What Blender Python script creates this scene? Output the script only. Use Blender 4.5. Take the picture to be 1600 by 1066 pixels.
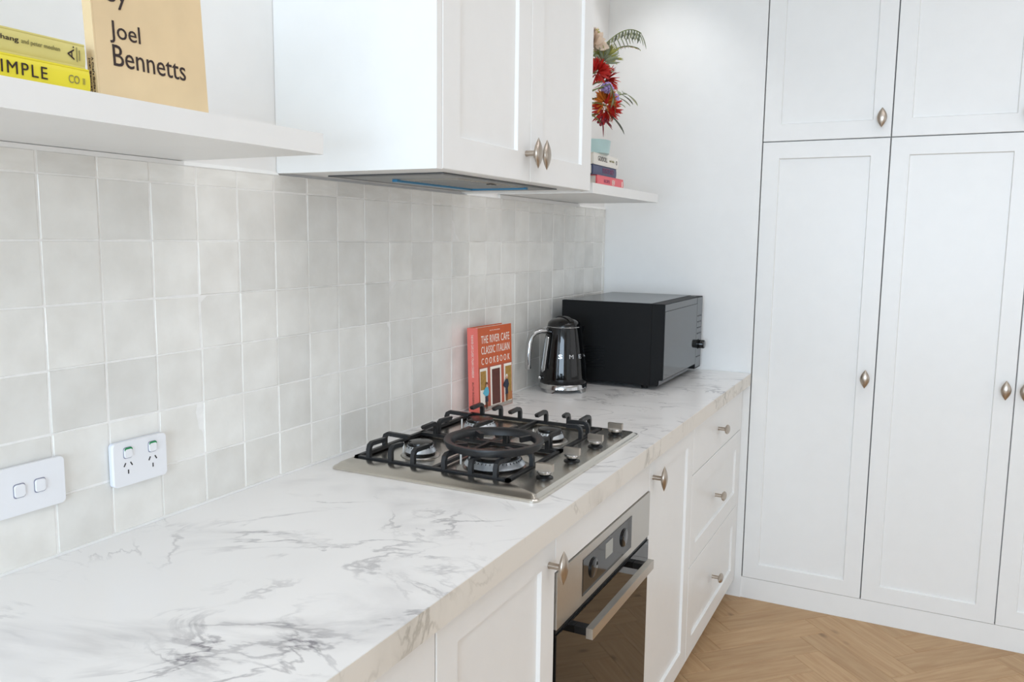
import bpy, bmesh, math, random
from mathutils import Vector, Matrix
random.seed(7)
R = math.radians
PI = math.pi
scene = bpy.context.scene
COL = scene.collection
for o in list(bpy.data.objects):
    bpy.data.objects.remove(o)

# ------------------------------------------------------------------ camera
# world: X away from the tiled wall, Y along it, Z up, metres
cam_d = bpy.data.cameras.new('camera')
cam_d.sensor_width = 36.0
cam_d.lens = 28.806
cam_d.clip_start = 0.02
cam = bpy.data.objects.new('camera', cam_d)
COL.objects.link(cam)
def cam_axes(yaw, pitch, roll):
    cy, sy, cp, sp = math.cos(yaw), math.sin(yaw), math.cos(pitch), math.sin(pitch)
    f = Vector((sy*cp, cy*cp, sp)); r0 = Vector((cy, -sy, 0)); u0 = r0.cross(f)
    c, s = math.cos(roll), math.sin(roll)
    return c*r0 + s*u0, -s*r0 + c*u0, f
r_, u_, f_ = cam_axes(-0.467183, -0.124197, 0.011881)
M = Matrix(((r_.x, u_.x, -f_.x, 1.2145), (r_.y, u_.y, -f_.y, -0.8008), (r_.z, u_.z, -f_.z, 1.4365), (0, 0, 0, 1)))
cam.matrix_world = M
scene.camera = cam

# ------------------------------------------------------------------ world, lights, exposure
world = bpy.data.worlds.new('sky')
scene.world = world
world.use_nodes = True
bg = world.node_tree.nodes['Background']
bg.inputs[0].default_value = (0.95, 0.98, 1.0, 1)
bg.inputs[1].default_value = 1.0
def area(name, loc, target, sx, sy, power, color):
    d = bpy.data.lights.new(name, 'AREA'); d.shape = 'RECTANGLE'; d.size = sx; d.size_y = sy
    d.energy = power; d.color = color
    o = bpy.data.objects.new(name, d); COL.objects.link(o)
    o.location = loc
    o.rotation_euler = (Vector(target) - Vector(loc)).to_track_quat('-Z', 'Y').to_euler()
    return o
# daylight: wide glazed doors behind the camera; side window and skylight are added fill
W_BACK, W_SIDE, W_SKY, W_DOWN, W_SHELF, W_WORLD = 133, 11.5, 9.5, 3.6, 8.0, 0.20
C_BACK, C_SIDE, C_SKY, C_DOWN = (0.67, 0.83, 1.0), (0.97, 0.98, 1.0), (0.98, 0.96, 1.0), (0.97, 0.98, 1.0)
area('daylight_glazed_doors', (1.6, -4.12, 1.55), (1.6, 0, 1.55), 2.6, 1.7, W_BACK, C_BACK)
area('added_side_light', (4.72, 0.9, 1.6), (0, 0.9, 1.6), 2.6, 1.7, W_SIDE, C_SIDE)  # unseen window, added to light the tiled wall from the right
area('added_overhead_light', (1.75, 0.75, 2.79), (1.75, 0.75, 0), 1.0, 1.7, W_SKY, C_SKY)  # unseen skylight, added to brighten cabinets and worktop from above
bg.inputs[1].default_value = W_WORLD
vs = scene.view_settings
scene.display_settings.display_device = 'sRGB'
vs.view_transform = 'Standard'
vs.look = 'None'
vs.exposure = 0.12
vs.gamma = 1.0
vs.use_curve_mapping = False
try:
    scene.cycles.use_denoising = True
    scene.cycles.max_bounces = 8
    scene.cycles.adaptive_threshold = 0.02
    scene.cycles.diffuse_bounces = 5
    scene.cycles.sample_clamp_indirect = 6
except Exception:
    pass

# ------------------------------------------------------------------ materials
def s2l(c):
    return tuple(((v/12.92) if v <= 0.04045 else ((v+0.055)/1.055)**2.4) for v in c)
def hexc(h):
    h = h.lstrip('#')
    return s2l(tuple(int(h[i:i+2], 16)/255 for i in (0, 2, 4)))
def mat(name, col, rough=0.5, metal=0.0, var=0.03, scale=20.0, bump=0.0, bscale=None, coat=0.0, stretch=None, spec=0.5, rvar=0.0, trans=0.0):
    m = bpy.data.materials.new(name); m.use_nodes = True
    nt = m.node_tree; N = nt.nodes; L = nt.links
    b = N['Principled BSDF']
    if isinstance(col, str): col = hexc(col)
    b.inputs['Metallic'].default_value = metal
    b.inputs['Roughness'].default_value = rough
    b.inputs['Specular IOR Level'].default_value = spec
    b.inputs['Coat Weight'].default_value = coat
    b.inputs['Coat Roughness'].default_value = 0.05
    b.inputs['Transmission Weight'].default_value = trans
    tc = N.new('ShaderNodeTexCoord'); mp = N.new('ShaderNodeMapping')
    L.new(tc.outputs['Object'], mp.inputs[0])
    if stretch: mp.inputs['Scale'].default_value = stretch
    n = N.new('ShaderNodeTexNoise'); n.inputs['Scale'].default_value = scale; n.inputs['Detail'].default_value = 3
    L.new(mp.outputs[0], n.inputs['Vector'])
    rmp = N.new('ShaderNodeValToRGB')
    e = rmp.color_ramp.elements
    e[0].position = 0.3; e[1].position = 0.7
    e[0].color = (*[max(0, c*(1-var)) for c in col], 1); e[1].color = (*[min(1, c*(1+var)) for c in col], 1)
    L.new(n.outputs['Fac'], rmp.inputs[0]); L.new(rmp.outputs[0], b.inputs['Base Color'])
    if rvar:
        mr = N.new('ShaderNodeMapRange'); mr.inputs['To Min'].default_value = max(0.02, rough-rvar); mr.inputs['To Max'].default_value = rough+rvar
        L.new(n.outputs['Fac'], mr.inputs[0]); L.new(mr.outputs[0], b.inputs['Roughness'])
    if bump:
        n2 = N.new('ShaderNodeTexNoise'); n2.inputs['Scale'].default_value = bscale or scale; n2.inputs['Detail'].default_value = 2
        L.new(mp.outputs[0], n2.inputs['Vector'])
        bp = N.new('ShaderNodeBump'); bp.inputs['Strength'].default_value = bump; bp.inputs['Distance'].default_value = 0.002
        L.new(n2.outputs['Fac'], bp.inputs['Height']); L.new(bp.outputs[0], b.inputs['Normal'])
    return m
def emit(name, col, strength):
    m = mat(name, col); b = m.node_tree.nodes['Principled BSDF']
    b.inputs['Emission Color'].default_value = (*col, 1); b.inputs['Emission Strength'].default_value = strength
    return m

def marble_material(name='marble_laminate', base='#f3f1ef', vein_col='#8f8c90', rough=0.22):
    m = bpy.data.materials.new(name); m.use_nodes = True
    nt = m.node_tree; N = nt.nodes; L = nt.links; b = N['Principled BSDF']
    b.inputs['Roughness'].default_value = rough; b.inputs['Specular IOR Level'].default_value = 0.45
    tc = N.new('ShaderNodeTexCoord')
    def vein(scale, rot, stretch, width, detail, seed, dist=1.2):
        m0 = N.new('ShaderNodeMapping'); m0.inputs['Rotation'].default_value = (0, 0, R(rot))
        L.new(tc.outputs['Object'], m0.inputs[0])
        mp = N.new('ShaderNodeMapping'); mp.inputs['Scale'].default_value = stretch
        mp.inputs['Location'].default_value = (seed, seed*0.7, seed*0.3)
        L.new(m0.outputs[0], mp.inputs[0])
        n = N.new('ShaderNodeTexNoise'); n.inputs['Scale'].default_value = scale; n.inputs['Detail'].default_value = detail
        n.inputs['Roughness'].default_value = 0.55; n.inputs['Distortion'].default_value = dist
        L.new(mp.outputs[0], n.inputs['Vector'])
        s = N.new('ShaderNodeMath'); s.operation = 'SUBTRACT'; s.inputs[1].default_value = 0.5; L.new(n.outputs['Fac'], s.inputs[0])
        a = N.new('ShaderNodeMath'); a.operation = 'ABSOLUTE'; L.new(s.outputs[0], a.inputs[0])
        r = N.new('ShaderNodeMapRange'); r.interpolation_type = 'SMOOTHSTEP'
        r.inputs['From Min'].default_value = 0.0; r.inputs['From Max'].default_value = width
        r.inputs['To Min'].default_value = 1.0; r.inputs['To Max'].default_value = 0.0
        L.new(a.outputs[0], r.inputs[0])
        return r.outputs[0]
    def mask(scale, lo, hi, seed):
        mp = N.new('ShaderNodeMapping'); mp.inputs['Location'].default_value = (seed, -seed, seed); L.new(tc.outputs['Object'], mp.inputs[0])
        n = N.new('ShaderNodeTexNoise'); n.inputs['Scale'].default_value = scale; n.inputs['Detail'].default_value = 2
        L.new(mp.outputs[0], n.inputs['Vector'])
        r = N.new('ShaderNodeMapRange'); r.interpolation_type = 'SMOOTHSTEP'
        r.inputs['From Min'].default_value = lo; r.inputs['From Max'].default_value = hi; L.new(n.outputs['Fac'], r.inputs[0])
        return r.outputs[0]
    def mul(a, c):
        k = N.new('ShaderNodeMath'); k.operation = 'MULTIPLY'; L.new(a, k.inputs[0])
        if isinstance(c, float): k.inputs[1].default_value = c
        else: L.new(c, k.inputs[1])
        return k.outputs[0]
    def add(a, c):
        k = N.new('ShaderNodeMath'); k.operation = 'ADD'; k.use_clamp = True; L.new(a, k.inputs[0]); L.new(c, k.inputs[1]); return k.outputs[0]
    v1 = mul(mul(vein(2.1, -24, (0.75, 1.7, 1.2), 0.017, 8, 3.1, 0.6), mask(4.2, 0.49, 0.68, 1.0)), 0.46)
    v2 = mul(mul(vein(4.2, -36, (0.8, 1.6, 1.2), 0.022, 7, 8.4, 0.7), mask(5.0, 0.48, 0.66, 6.0)), 0.56)
    v3 = mul(mul(vein(3.0, 20, (0.8, 1.5, 1.2), 0.014, 8, 15.3, 0.5), mask(3.6, 0.48, 0.66, 11.0)), 0.50)
    v2 = add(v2, v3)
    soft = mul(mul(vein(2.1, -24, (0.75, 1.7, 1.2), 0.085, 7, 3.1, 0.6), mask(3.8, 0.47, 0.70, 1.6)), 0.28)
    f = add(add(v1, v2), soft)
    mx = N.new('ShaderNodeMix'); mx.data_type = 'RGBA'
    L.new(f, mx.inputs['Factor'])
    mx.inputs['A'].default_value = (*hexc(base), 1)
    mx.inputs['B'].default_value = (*hexc(vein_col), 1)
    L.new(mx.outputs['Result'], b.inputs['Base Color'])
    return m

def wood_material():
    m = bpy.data.materials.new('oak'); m.use_nodes = True
    nt = m.node_tree; N = nt.nodes; L = nt.links; b = N['Principled BSDF']
    b.inputs['Roughness'].default_value = 0.5; b.inputs['Specular IOR Level'].default_value = 0.3
    tc = N.new('ShaderNodeTexCoord'); oi = N.new('ShaderNodeObjectInfo')
    ad = N.new('ShaderNodeVectorMath'); ad.operation = 'ADD'
    sc = N.new('ShaderNodeVectorMath'); sc.operation = 'SCALE'; sc.inputs['Scale'].default_value = 13.0
    cb = N.new('ShaderNodeCombineXYZ')
    for i in range(3): L.new(oi.outputs['Random'], cb.inputs[i])
    L.new(cb.outputs[0], sc.inputs[0]); L.new(tc.outputs['Object'], ad.inputs[0]); L.new(sc.outputs[0], ad.inputs[1])
    mp = N.new('ShaderNodeMapping'); mp.inputs['Scale'].default_value = (0.9, 11, 11); L.new(ad.outputs[0], mp.inputs[0])
    n = N.new('ShaderNodeTexNoise'); n.inputs['Scale'].default_value = 6; n.inputs['Detail'].default_value = 6; n.inputs['Distortion'].default_value = 0.5
    L.new(mp.outputs[0], n.inputs['Vector'])
    rp = N.new('ShaderNodeValToRGB'); e = rp.color_ramp.elements
    e[0].position = 0.25; e[0].color = (*hexc('#b08c67'), 1); e[1].position = 0.75; e[1].color = (*hexc('#c6a680'), 1)
    L.new(n.outputs['Fac'], rp.inputs[0])
    # knots
    mk = N.new('ShaderNodeMapping'); mk.inputs['Scale'].default_value = (5, 9, 9); L.new(ad.outputs[0], mk.inputs[0])
    vo = N.new('ShaderNodeTexVoronoi'); vo.inputs['Scale'].default_value = 0.9; L.new(mk.outputs[0], vo.inputs['Vector'])
    kr = N.new('ShaderNodeMapRange'); kr.inputs['From Min'].default_value = 0.03; kr.inputs['From Max'].default_value = 0.12; kr.inputs['To Min'].default_value = 0.62; kr.inputs['To Max'].default_value = 1.0
    L.new(vo.outputs['Distance'], kr.inputs[0])
    hv = N.new('ShaderNodeHueSaturation'); L.new(rp.outputs[0], hv.inputs['Color'])
    vr = N.new('ShaderNodeMapRange'); vr.inputs['To Min'].default_value = 0.95; vr.inputs['To Max'].default_value = 1.06; L.new(oi.outputs['Random'], vr.inputs[0])
    ml = N.new('ShaderNodeMath'); ml.operation = 'MULTIPLY'; L.new(vr.outputs[0], ml.inputs[0]); L.new(kr.outputs[0], ml.inputs[1]); L.new(ml.outputs[0], hv.inputs['Value'])
    L.new(hv.outputs[0], b.inputs['Base Color'])
    bp = N.new('ShaderNodeBump'); bp.inputs['Strength'].default_value = 0.1; bp.inputs['Distance'].default_value = 0.001; L.new(n.outputs['Fac'], bp.inputs['Height']); L.new(bp.outputs[0], b.inputs['Normal'])
    return m

def tile_material():
    m = bpy.data.materials.new('glazed_tile'); m.use_nodes = True
    nt = m.node_tree; N = nt.nodes; L = nt.links; b = N['Principled BSDF']
    b.inputs['Roughness'].default_value = 0.16; b.inputs['Specular IOR Level'].default_value = 0.5
    tc = N.new('ShaderNodeTexCoord'); oi = N.new('ShaderNodeObjectInfo')
    cb = N.new('ShaderNodeVectorMath'); cb.operation = 'SCALE'; cb.inputs['Scale'].default_value = 1.0
    L.new(oi.outputs['Location'], cb.inputs[0])
    ad = N.new('ShaderNodeVectorMath'); ad.operation = 'ADD'; L.new(tc.outputs['Object'], ad.inputs[0]); L.new(oi.outputs['Location'], ad.inputs[1])
    n = N.new('ShaderNodeTexNoise'); n.inputs['Scale'].default_value = 14; n.inputs['Detail'].default_value = 4; L.new(ad.outputs[0], n.inputs['Vector'])
    rp = N.new('ShaderNodeValToRGB'); e = rp.color_ramp.elements
    e[0].position = 0.3; e[0].color = (*hexc('#e6e3dc'), 1); e[1].position = 0.7; e[1].color = (*hexc('#f2f0ea'), 1)
    L.new(n.outputs['Fac'], rp.inputs[0])
    hv = N.new('ShaderNodeHueSaturation'); L.new(rp.outputs[0], hv.inputs['Color'])
    vr = N.new('ShaderNodeMapRange'); vr.inputs['To Min'].default_value = 0.91; vr.inputs['To Max'].default_value = 1.05; L.new(oi.outputs['Random'], vr.inputs[0]); L.new(vr.outputs[0], hv.inputs['Value'])
    L.new(hv.outputs[0], b.inputs['Base Color'])
    n2 = N.new('ShaderNodeTexNoise'); n2.inputs['Scale'].default_value = 22; n2.inputs['Detail'].default_value = 3; L.new(ad.outputs[0], n2.inputs['Vector'])
    bp = N.new('ShaderNodeBump'); bp.inputs['Strength'].default_value = 0.22; bp.inputs['Distance'].default_value = 0.004; L.new(n2.outputs['Fac'], bp.inputs['Height']); L.new(bp.outputs[0], b.inputs['Normal'])
    return m

MT = dict(
    plaster=mat('white_plaster', '#f1f0ee', 0.7, bump=0.05, bscale=60, var=0.01),
    ceiling=mat('ceiling_white', '#f4f4f2', 0.8, var=0.01),
    cab=mat('satin_white_paint', '#efefed', 0.34, var=0.008, spec=0.45),
    grout=mat('grout', '#f4f2ee', 0.85, var=0.04, scale=60),
    caulk=mat('white_silicone', '#f3f2ef', 0.4, var=0.02),
    marble=marble_material(), marble_edge=marble_material('marble_edge', '#e4dfd6', '#9c968a', 0.4), oak=wood_material(), tile=tile_material(),
    steel=mat('brushed_steel', '#c6c2bb', 0.32, 1.0, var=0.05, scale=30, stretch=(1, 40, 1), bump=0.06, bscale=60, rvar=0.05),
    steel_dark=mat('brushed_steel_pan', '#cdc8bf', 0.22, 1.0, var=0.05, scale=30, stretch=(40, 1, 1), bump=0.05, bscale=60),
    nickel=mat('brushed_nickel', '#b9aea2', 0.30, 1.0, var=0.04, scale=60, bump=0.05, bscale=200),
    chrome=mat('chrome', '#b9babb', 0.09, 1.0, var=0.02),
    alu=mat('burner_aluminium', '#d3d8dd', 0.35, 0.85, var=0.05, scale=80),
    iron=mat('cast_iron', '#1d1e20', 0.42, 0.0, var=0.15, scale=200, bump=0.25, bscale=300, spec=0.5),
    enamel=mat('black_enamel', '#161412', 0.22, var=0.05),
    blackgloss=mat('gloss_black', '#040405', 0.05, var=0.05, spec=0.5),
    blackmatte=mat('matte_black_case', '#090a0b', 0.55, spec=0.25, var=0.05, scale=300, bump=0.06, bscale=600),
    black=mat('black_plastic', '#0c0c0d', 0.35, var=0.05),
    glass_dark=mat('dark_glass', '#080706', 0.03, var=0.02, spec=0.55),
    mwglass=mat('grey_door_glass', '#2b2e30', 0.07, var=0.02, spec=0.5),
    mwtop=mat('charcoal_case_top', '#232527', 0.22, var=0.04, spec=0.7),
    panelglass=mat('control_glass', '#1c1b1a', 0.05, var=0.02, spec=0.5),
    plate=mat('white_switch_plastic', '#f0f0f2', 0.28, var=0.008),
    plateside=mat('switch_base_plastic', '#e4e7f1', 0.35, var=0.008),
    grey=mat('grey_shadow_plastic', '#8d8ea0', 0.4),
    slot=mat('slot_dark', '#2a2624', 0.6),
    green=mat('green_switch', '#118a4c', 0.4),
    hoodsteel=mat('hood_steel', '#9a9c9c', 0.38, 0.8, var=0.04),
    hoodfilter=mat('hood_filter', '#b7b2a8', 0.5, 0.6, var=0.10, scale=200, stretch=(1, 6, 1)),
    film=mat('blue_film', '#3f86b0', 0.3, var=0.08),
    lamp=emit('hood_lamp', (1, 0.97, 0.9), 0.6),
    screen=mat('display_glass_pale', '#9a9a92', 0.15),
    orange=mat('orange_cover', '#cb5c2e', 0.4, var=0.04, scale=40),
    coral=mat('coral_spine', '#f0786c', 0.42, var=0.03),
    cream=mat('cream_print', '#f5ece0', 0.5), paper=mat('paper_pages', '#ece6da', 0.8, var=0.04, scale=200, stretch=(1, 1, 30)),
    brick=mat('print_brick', '#b5583f', 0.5, var=0.08, scale=120), doorred=mat('print_door', '#5b2a1f', 0.5, var=0.1, scale=80),
    ochre=mat('print_ochre', '#a8803a', 0.5, var=0.2, scale=120), teal=mat('print_blue', '#5bb6cf', 0.5), navyp=mat('print_navy', '#22283c', 0.5),
    pinkp=mat('print_skin', '#d9a48c', 0.5), brownp=mat('print_brown', '#5b3a26', 0.5), greyp=mat('print_grey', '#a89f96', 0.5), tan=mat('print_tan', '#b5733f', 0.5),
    kraft=mat('kraft_cover', '#e6cda3', 0.6, var=0.05, scale=14), ink=mat('print_ink', '#2b1a18', 0.5),
    inkgrey=mat('print_ink_grey', '#8b8452', 0.5),
    yellow=mat('bright_yellow_cover', '#ecdc36', 0.4, var=0.02), olive=mat('olive_yellow_cover', '#d9cd7d', 0.45, var=0.03),
    navy=mat('navy_cover', '#3d4468', 0.4), red=mat('red_cover', '#e8626a', 0.4), white=mat('white_cover', '#edeae2', 0.45), maroon=mat('maroon_print', '#8c3a63', 0.5),
    aqua=mat('aqua_ceramic', '#aecbcb', 0.3, var=0.04), vase=mat('white_ceramic', '#e8e6e1', 0.25),
    stem=mat('stem_green', '#6f7a45', 0.6, var=0.1), leaf=mat('olive_leaf', '#9fa98d', 0.5, var=0.25, scale=25), leafdark=mat('dark_leaf', '#6a7562', 0.5, var=0.2, scale=25), leafpale=mat('pale_leaf', '#b3ba92', 0.5, var=0.15, scale=25),
    pred=mat('red_petal', '#c9281f', 0.5, var=0.2, scale=40), porange=mat('orange_petal', '#d9802a', 0.5, var=0.2, scale=40), purple=mat('purple_petal', '#b7a3e0', 0.6, var=0.15, scale=60),
    peach=mat('peach_petal', '#f6e3d0', 0.6, var=0.08), pyellow=mat('yellow_green_petal', '#b6b565', 0.6, var=0.15), berry=mat('crimson_berry', '#8e1f38', 0.4, var=0.1),
    lightdisc=emit('lamp_disc', (1, 0.95, 0.86), 6.0),
    frame=mat('window_frame', '#e8e8e8', 0.4),
)

# ------------------------------------------------------------------ helpers
ORG = {}
def finish(name, bm, material, parent=None, bevel=0.0, seg=2, smooth=40):
    if bevel:
        es = [e for e in bm.edges if len(e.link_faces) == 2 and e.calc_face_angle(0) > R(35)]
        bmesh.ops.bevel(bm, geom=es, offset=bevel, segments=seg, affect='EDGES', profile=0.5, clamp_overlap=True)
    bmesh.ops.recalc_face_normals(bm, faces=bm.faces)
    me = bpy.data.meshes.new(name)
    org = ORG.get(parent.name, Vector((0, 0, 0))) if parent else Vector((0, 0, 0))
    if org.length: bmesh.ops.translate(bm, verts=bm.verts, vec=-org)
    bm.to_mesh(me); bm.free()
    if smooth:
        for p in me.polygons: p.use_smooth = True
        me.set_sharp_from_angle(angle=R(smooth))
    me.materials.append(MT[material] if isinstance(material, str) else material)
    o = bpy.data.objects.new(name, me); COL.objects.link(o)
    if parent:
        o.parent = parent
        ORG[o.name] = org
    return o
def tag(o, label=None, cat=None, group=None, kind=None):
    if label: o['label'] = label
    if cat: o['category'] = cat
    if group: o['group'] = group
    if kind: o['kind'] = kind
    return o
def thing(name, label, cat, loc, rz=0.0, group=None, local=False, rot=None):
    o = bpy.data.objects.new(name, None); COL.objects.link(o)
    o.empty_display_size = 0.05
    o.location = loc
    if rot: o.rotation_euler = rot
    elif rz: o.rotation_euler = (0, 0, rz)
    ORG[o.name] = Vector((0, 0, 0)) if local else Vector(loc)
    return tag(o, label, cat, group)
def nb(): return bmesh.new()
def box(bm, x0, x1, y0, y1, z0, z1):
    v = [bm.verts.new((x, y, z)) for x in (x0, x1) for y in (y0, y1) for z in (z0, z1)]
    for f in ((0, 1, 3, 2), (4, 6, 7, 5), (0, 4, 5, 1), (2, 3, 7, 6), (0, 2, 6, 4), (1, 5, 7, 3)):
        bm.faces.new([v[i] for i in f])
    return v
def bx(name, m, parent, x0, x1, y0, y1, z0, z1, bevel=0.0, seg=2):
    bm = nb(); box(bm, x0, x1, y0, y1, z0, z1)
    return finish(name, bm, m, parent, bevel, seg)
def ring_loft(bm, rings, close=True, cap=True):
    V = [[bm.verts.new(p) for p in r] for r in rings]
    n = len(V[0])
    for a, b in zip(V, V[1:]):
        for i in range(n if close else n-1):
            j = (i+1) % n
            try: bm.faces.new((a[i], a[j], b[j], b[i]))
            except ValueError: pass
    if cap:
        try:
            bm.faces.new(V[0][::-1]); bm.faces.new(V[-1])
        except ValueError: pass
    return V
def lathe(bm, prof, c=(0, 0, 0), n=32, axis='Z', cap=True):
    c = Vector(c); rings = []
    for r, h in prof:
        ring = []
        for i in range(n):
            a = 2*PI*i/n
            if axis == 'Z': p = Vector((r*math.cos(a), r*math.sin(a), h))
            elif axis == 'X': p = Vector((h, r*math.cos(a), r*math.sin(a)))
            else: p = Vector((r*math.cos(a), h, r*math.sin(a)))
            ring.append(c+p)
        rings.append(ring)
    ring_loft(bm, rings, True, cap)
def tube(bm, pts, rad, n=8, flat=1.0, up=(0, 0, 1)):
    pts = [Vector(p) for p in pts]; rings = []
    for i, p in enumerate(pts):
        t = (pts[min(i+1, len(pts)-1)] - pts[max(i-1, 0)]).normalized()
        u = Vector(up)
        if abs(t.dot(u)) > 0.95: u = Vector((1, 0, 0)) if abs(t.x) < 0.9 else Vector((0, 1, 0))
        s = t.cross(u).normalized(); w = s.cross(t).normalized()
        rr = rad[i] if isinstance(rad, (list, tuple)) else rad
        rings.append([p + rr*math.cos(2*PI*k/n)*s*flat + rr*math.sin(2*PI*k/n)*w for k in range(n)])
    ring_loft(bm, rings)
def ribbon_bar(bm, pts, w, h, side):
    # square-section bar along pts; 'side' is the constant sideways direction
    side = Vector(side).normalized(); pts = [Vector(p) for p in pts]; rings = []
    for i, p in enumerate(pts):
        t = (pts[min(i+1, len(pts)-1)] - pts[max(i-1, 0)]).normalized()
        nrm = side.cross(t).normalized()
        rings.append([p + side*w*a + nrm*h*b for a, b in ((-.5, -.5), (.5, -.5), (.5, .5), (-.5, .5))])
    ring_loft(bm, rings)
def round_bar(bm, pts, w, h, side, n=14):
    side = Vector(side).normalized(); pts = [Vector(p) for p in pts]; rings = []
    for i, p in enumerate(pts):
        t = (pts[min(i+1, len(pts)-1)] - pts[max(i-1, 0)]).normalized(); nrm = side.cross(t).normalized()
        k = 0.6 if i in (0, len(pts)-1) else 1.0
        rings.append([p + side*w*0.5*k*math.cos(2*PI*a/n) + nrm*h*0.5*k*math.sin(2*PI*a/n) for a in range(n)])
    ring_loft(bm, rings)
def rounded_rect(w, h, r, n=5):
    out = []
    for cx, cy, a0 in ((w/2-r, h/2-r, 0), (-w/2+r, h/2-r, 90), (-w/2+r, -h/2+r, 180), (w/2-r, -h/2+r, 270)):
        for i in range(n+1):
            a = R(a0+90*i/n); out.append((cx+r*math.cos(a), cy+r*math.sin(a)))
    return out
def frameX(c): # plane facing +X : u = +Y, v = +Z, n = +X
    return lambda u, v, n: Vector((c+n, u, v))
def frameY(c): # plane facing -Y : u = +X, v = +Z, n = -Y
    return lambda u, v, n: Vector((u, c-n, v))
def shaker(name, parent, F, u0, u1, v0, v1, th=0.020, stile=0.062, depth=0.008, plain=False):
    """cabinet door or drawer front, its back at n=0"""
    bm = nb()
    e = 0.0015
    def rect(a, n): return [F(u0+a, v0+a, n), F(u1-a, v0+a, n), F(u1-a, v1-a, n), F(u0+a, v1-a, n)]
    rings = [rect(0, 0), rect(0, th-e), rect(e, th)]
    if not plain: rings += [rect(stile, th), rect(stile+0.0012, th-0.0014), rect(stile+0.0030, th-depth)]
    ring_loft(bm, rings)
    return finish(name, bm, 'cab', parent, smooth=0)
def almond_knob(parent, F, u, v, vertical=True, name='knob'):
    """lens-shaped pull on a short round stem; n=0 is the door face"""
    bm = nb(); n = 16
    rings = []
    for k, h in ((0, 0.0), (0, 0.003), (1, 0.003), (1, 0.024)):
        rr = 0.0062 if k else 0.0066
        rings.append([F(u+rr*math.cos(2*PI*i/n), v+rr*math.sin(2*PI*i/n), h) for i in range(n)])
    ring_loft(bm, rings)
    rings = []
    for i in range(13):
        t = -1+2*i/12
        s = max(0.03, 1-abs(t)**1.9)
        w, d = 0.0165*s, 0.0085*s
        ring = []
        for k in range(n):
            a = 2*PI*k/n
            q, p = w*math.cos(a), d*math.sin(a)
            if vertical: ring.append(F(u+q, v+0.034*t, 0.031+p))
            else: ring.append(F(u+0.034*t, v+q, 0.031+p))
        rings.append(ring)
    ring_loft(bm, rings)
    return finish(name, bm, 'nickel', parent, smooth=60)
FONTCACHE = {}
def text(parent, material, body, O, U, V, width=None, height=None, ext=0.0004, name='lettering', spacing=1.0, lift=0.0003, align='L'):
    c = bpy.data.curves.new('txt', 'FONT'); c.body = body; c.size = 1; c.extrude = 0; c.space_character = spacing; c.resolution_u = 3
    t = bpy.data.objects.new('txt', c); COL.objects.link(t)
    dg = bpy.context.evaluated_depsgraph_get()
    me = bpy.data.meshes.new_from_object(t.evaluated_get(dg))
    bm = nb(); bm.from_mesh(me)
    bpy.data.objects.remove(t); bpy.data.curves.remove(c); bpy.data.meshes.remove(me)
    xs = [v.co.x for v in bm.verts]; ys = [v.co.y for v in bm.verts]
    x0, x1, y0, y1 = min(xs), max(xs), min(ys), max(ys)
    sx = width/(x1-x0) if width else None; sy = height/(y1-y0) if height else None
    sx = sx or sy; sy = sy or sx
    U = Vector(U).normalized(); V = Vector(V).normalized(); Nn = U.cross(V); O = Vector(O)
    if align == 'C': O = O - U*((x1-x0)*sx/2)
    for v in bm.verts:
        v.co = O + U*((v.co.x-x0)*sx) + V*((v.co.y-y0)*sy) + Nn*lift
    r = bmesh.ops.extrude_face_region(bm, geom=bm.faces[:])
    bmesh.ops.translate(bm, verts=[g for g in r['geom'] if isinstance(g, bmesh.types.BMVert)], vec=Nn*ext)
    return finish(name, bm, material, parent, smooth=0)
def quad_print(parent, name, material, O, U, V, pts, ext=0.0004, lift=0.0003):
    """flat printed shape, pts in (u,v) metres from O"""
    U = Vector(U).normalized(); V = Vector(V).normalized(); Nn = U.cross(V); O = Vector(O)
    bm = nb()
    ring_loft(bm, [[O+U*a+V*b+Nn*lift for a, b in pts], [O+U*a+V*b+Nn*(lift+ext) for a, b in pts]])
    return finish(name, bm, material, parent, smooth=0)
def rect(a, b, c, d): return [(a, b), (c, b), (c, d), (a, d)]

ZC = 0.9228      # worktop surface
ZT = 1.5615       # top of the tiling
XF = 0.600       # front of the base cabinet doors
YD = 2.4665      # front of the tall cabinet doors
WALL = -0.008    # plaster face behind the tiles

# ------------------------------------------------------------------ room shell
wl = tag(bx('wall_left', 'plaster', None, -0.15, WALL, -4.25, 3.2, 0, 2.72), 'white plastered wall carrying the square tiles', kind='structure')
wb = tag(bx('wall_back', 'cab', None, WALL+0.0002, 0.6215, YD-0.003, 3.04, 0.0, 2.70), 'white end panel beside the tall cabinets, behind the microwave', kind='structure')
bm = nb(); box(bm, WALL, 4.9, 3.06, 3.2, 0, 2.72)
tag(finish('wall_back', bm, 'plaster'), 'white wall behind the tall cabinets', kind='structure')
bm = nb()
for a in ((4.78, 4.9, -4.25, -0.45, 0, 2.72), (4.78, 4.9, 2.25, 3.06, 0, 2.72), (4.78, 4.9, -0.45, 2.25, 0, 0.7), (4.78, 4.9, -0.45, 2.25, 2.5, 2.72)): box(bm, *a)
tag(finish('wall_right', bm, 'plaster', smooth=0), 'white wall with a wide opening added for side light', kind='structure')
bm = nb()
for a in ((WALL, 0.2, -4.25, -4.14, 0, 2.72), (3.0, 4.78, -4.25, -4.14, 0, 2.72), (0.2, 3.0, -4.25, -4.14, 2.45, 2.72)): box(bm, *a)
tag(finish('wall_front', bm, 'plaster', smooth=0), 'white wall with glazed door opening', kind='structure')
bm = nb()
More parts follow.
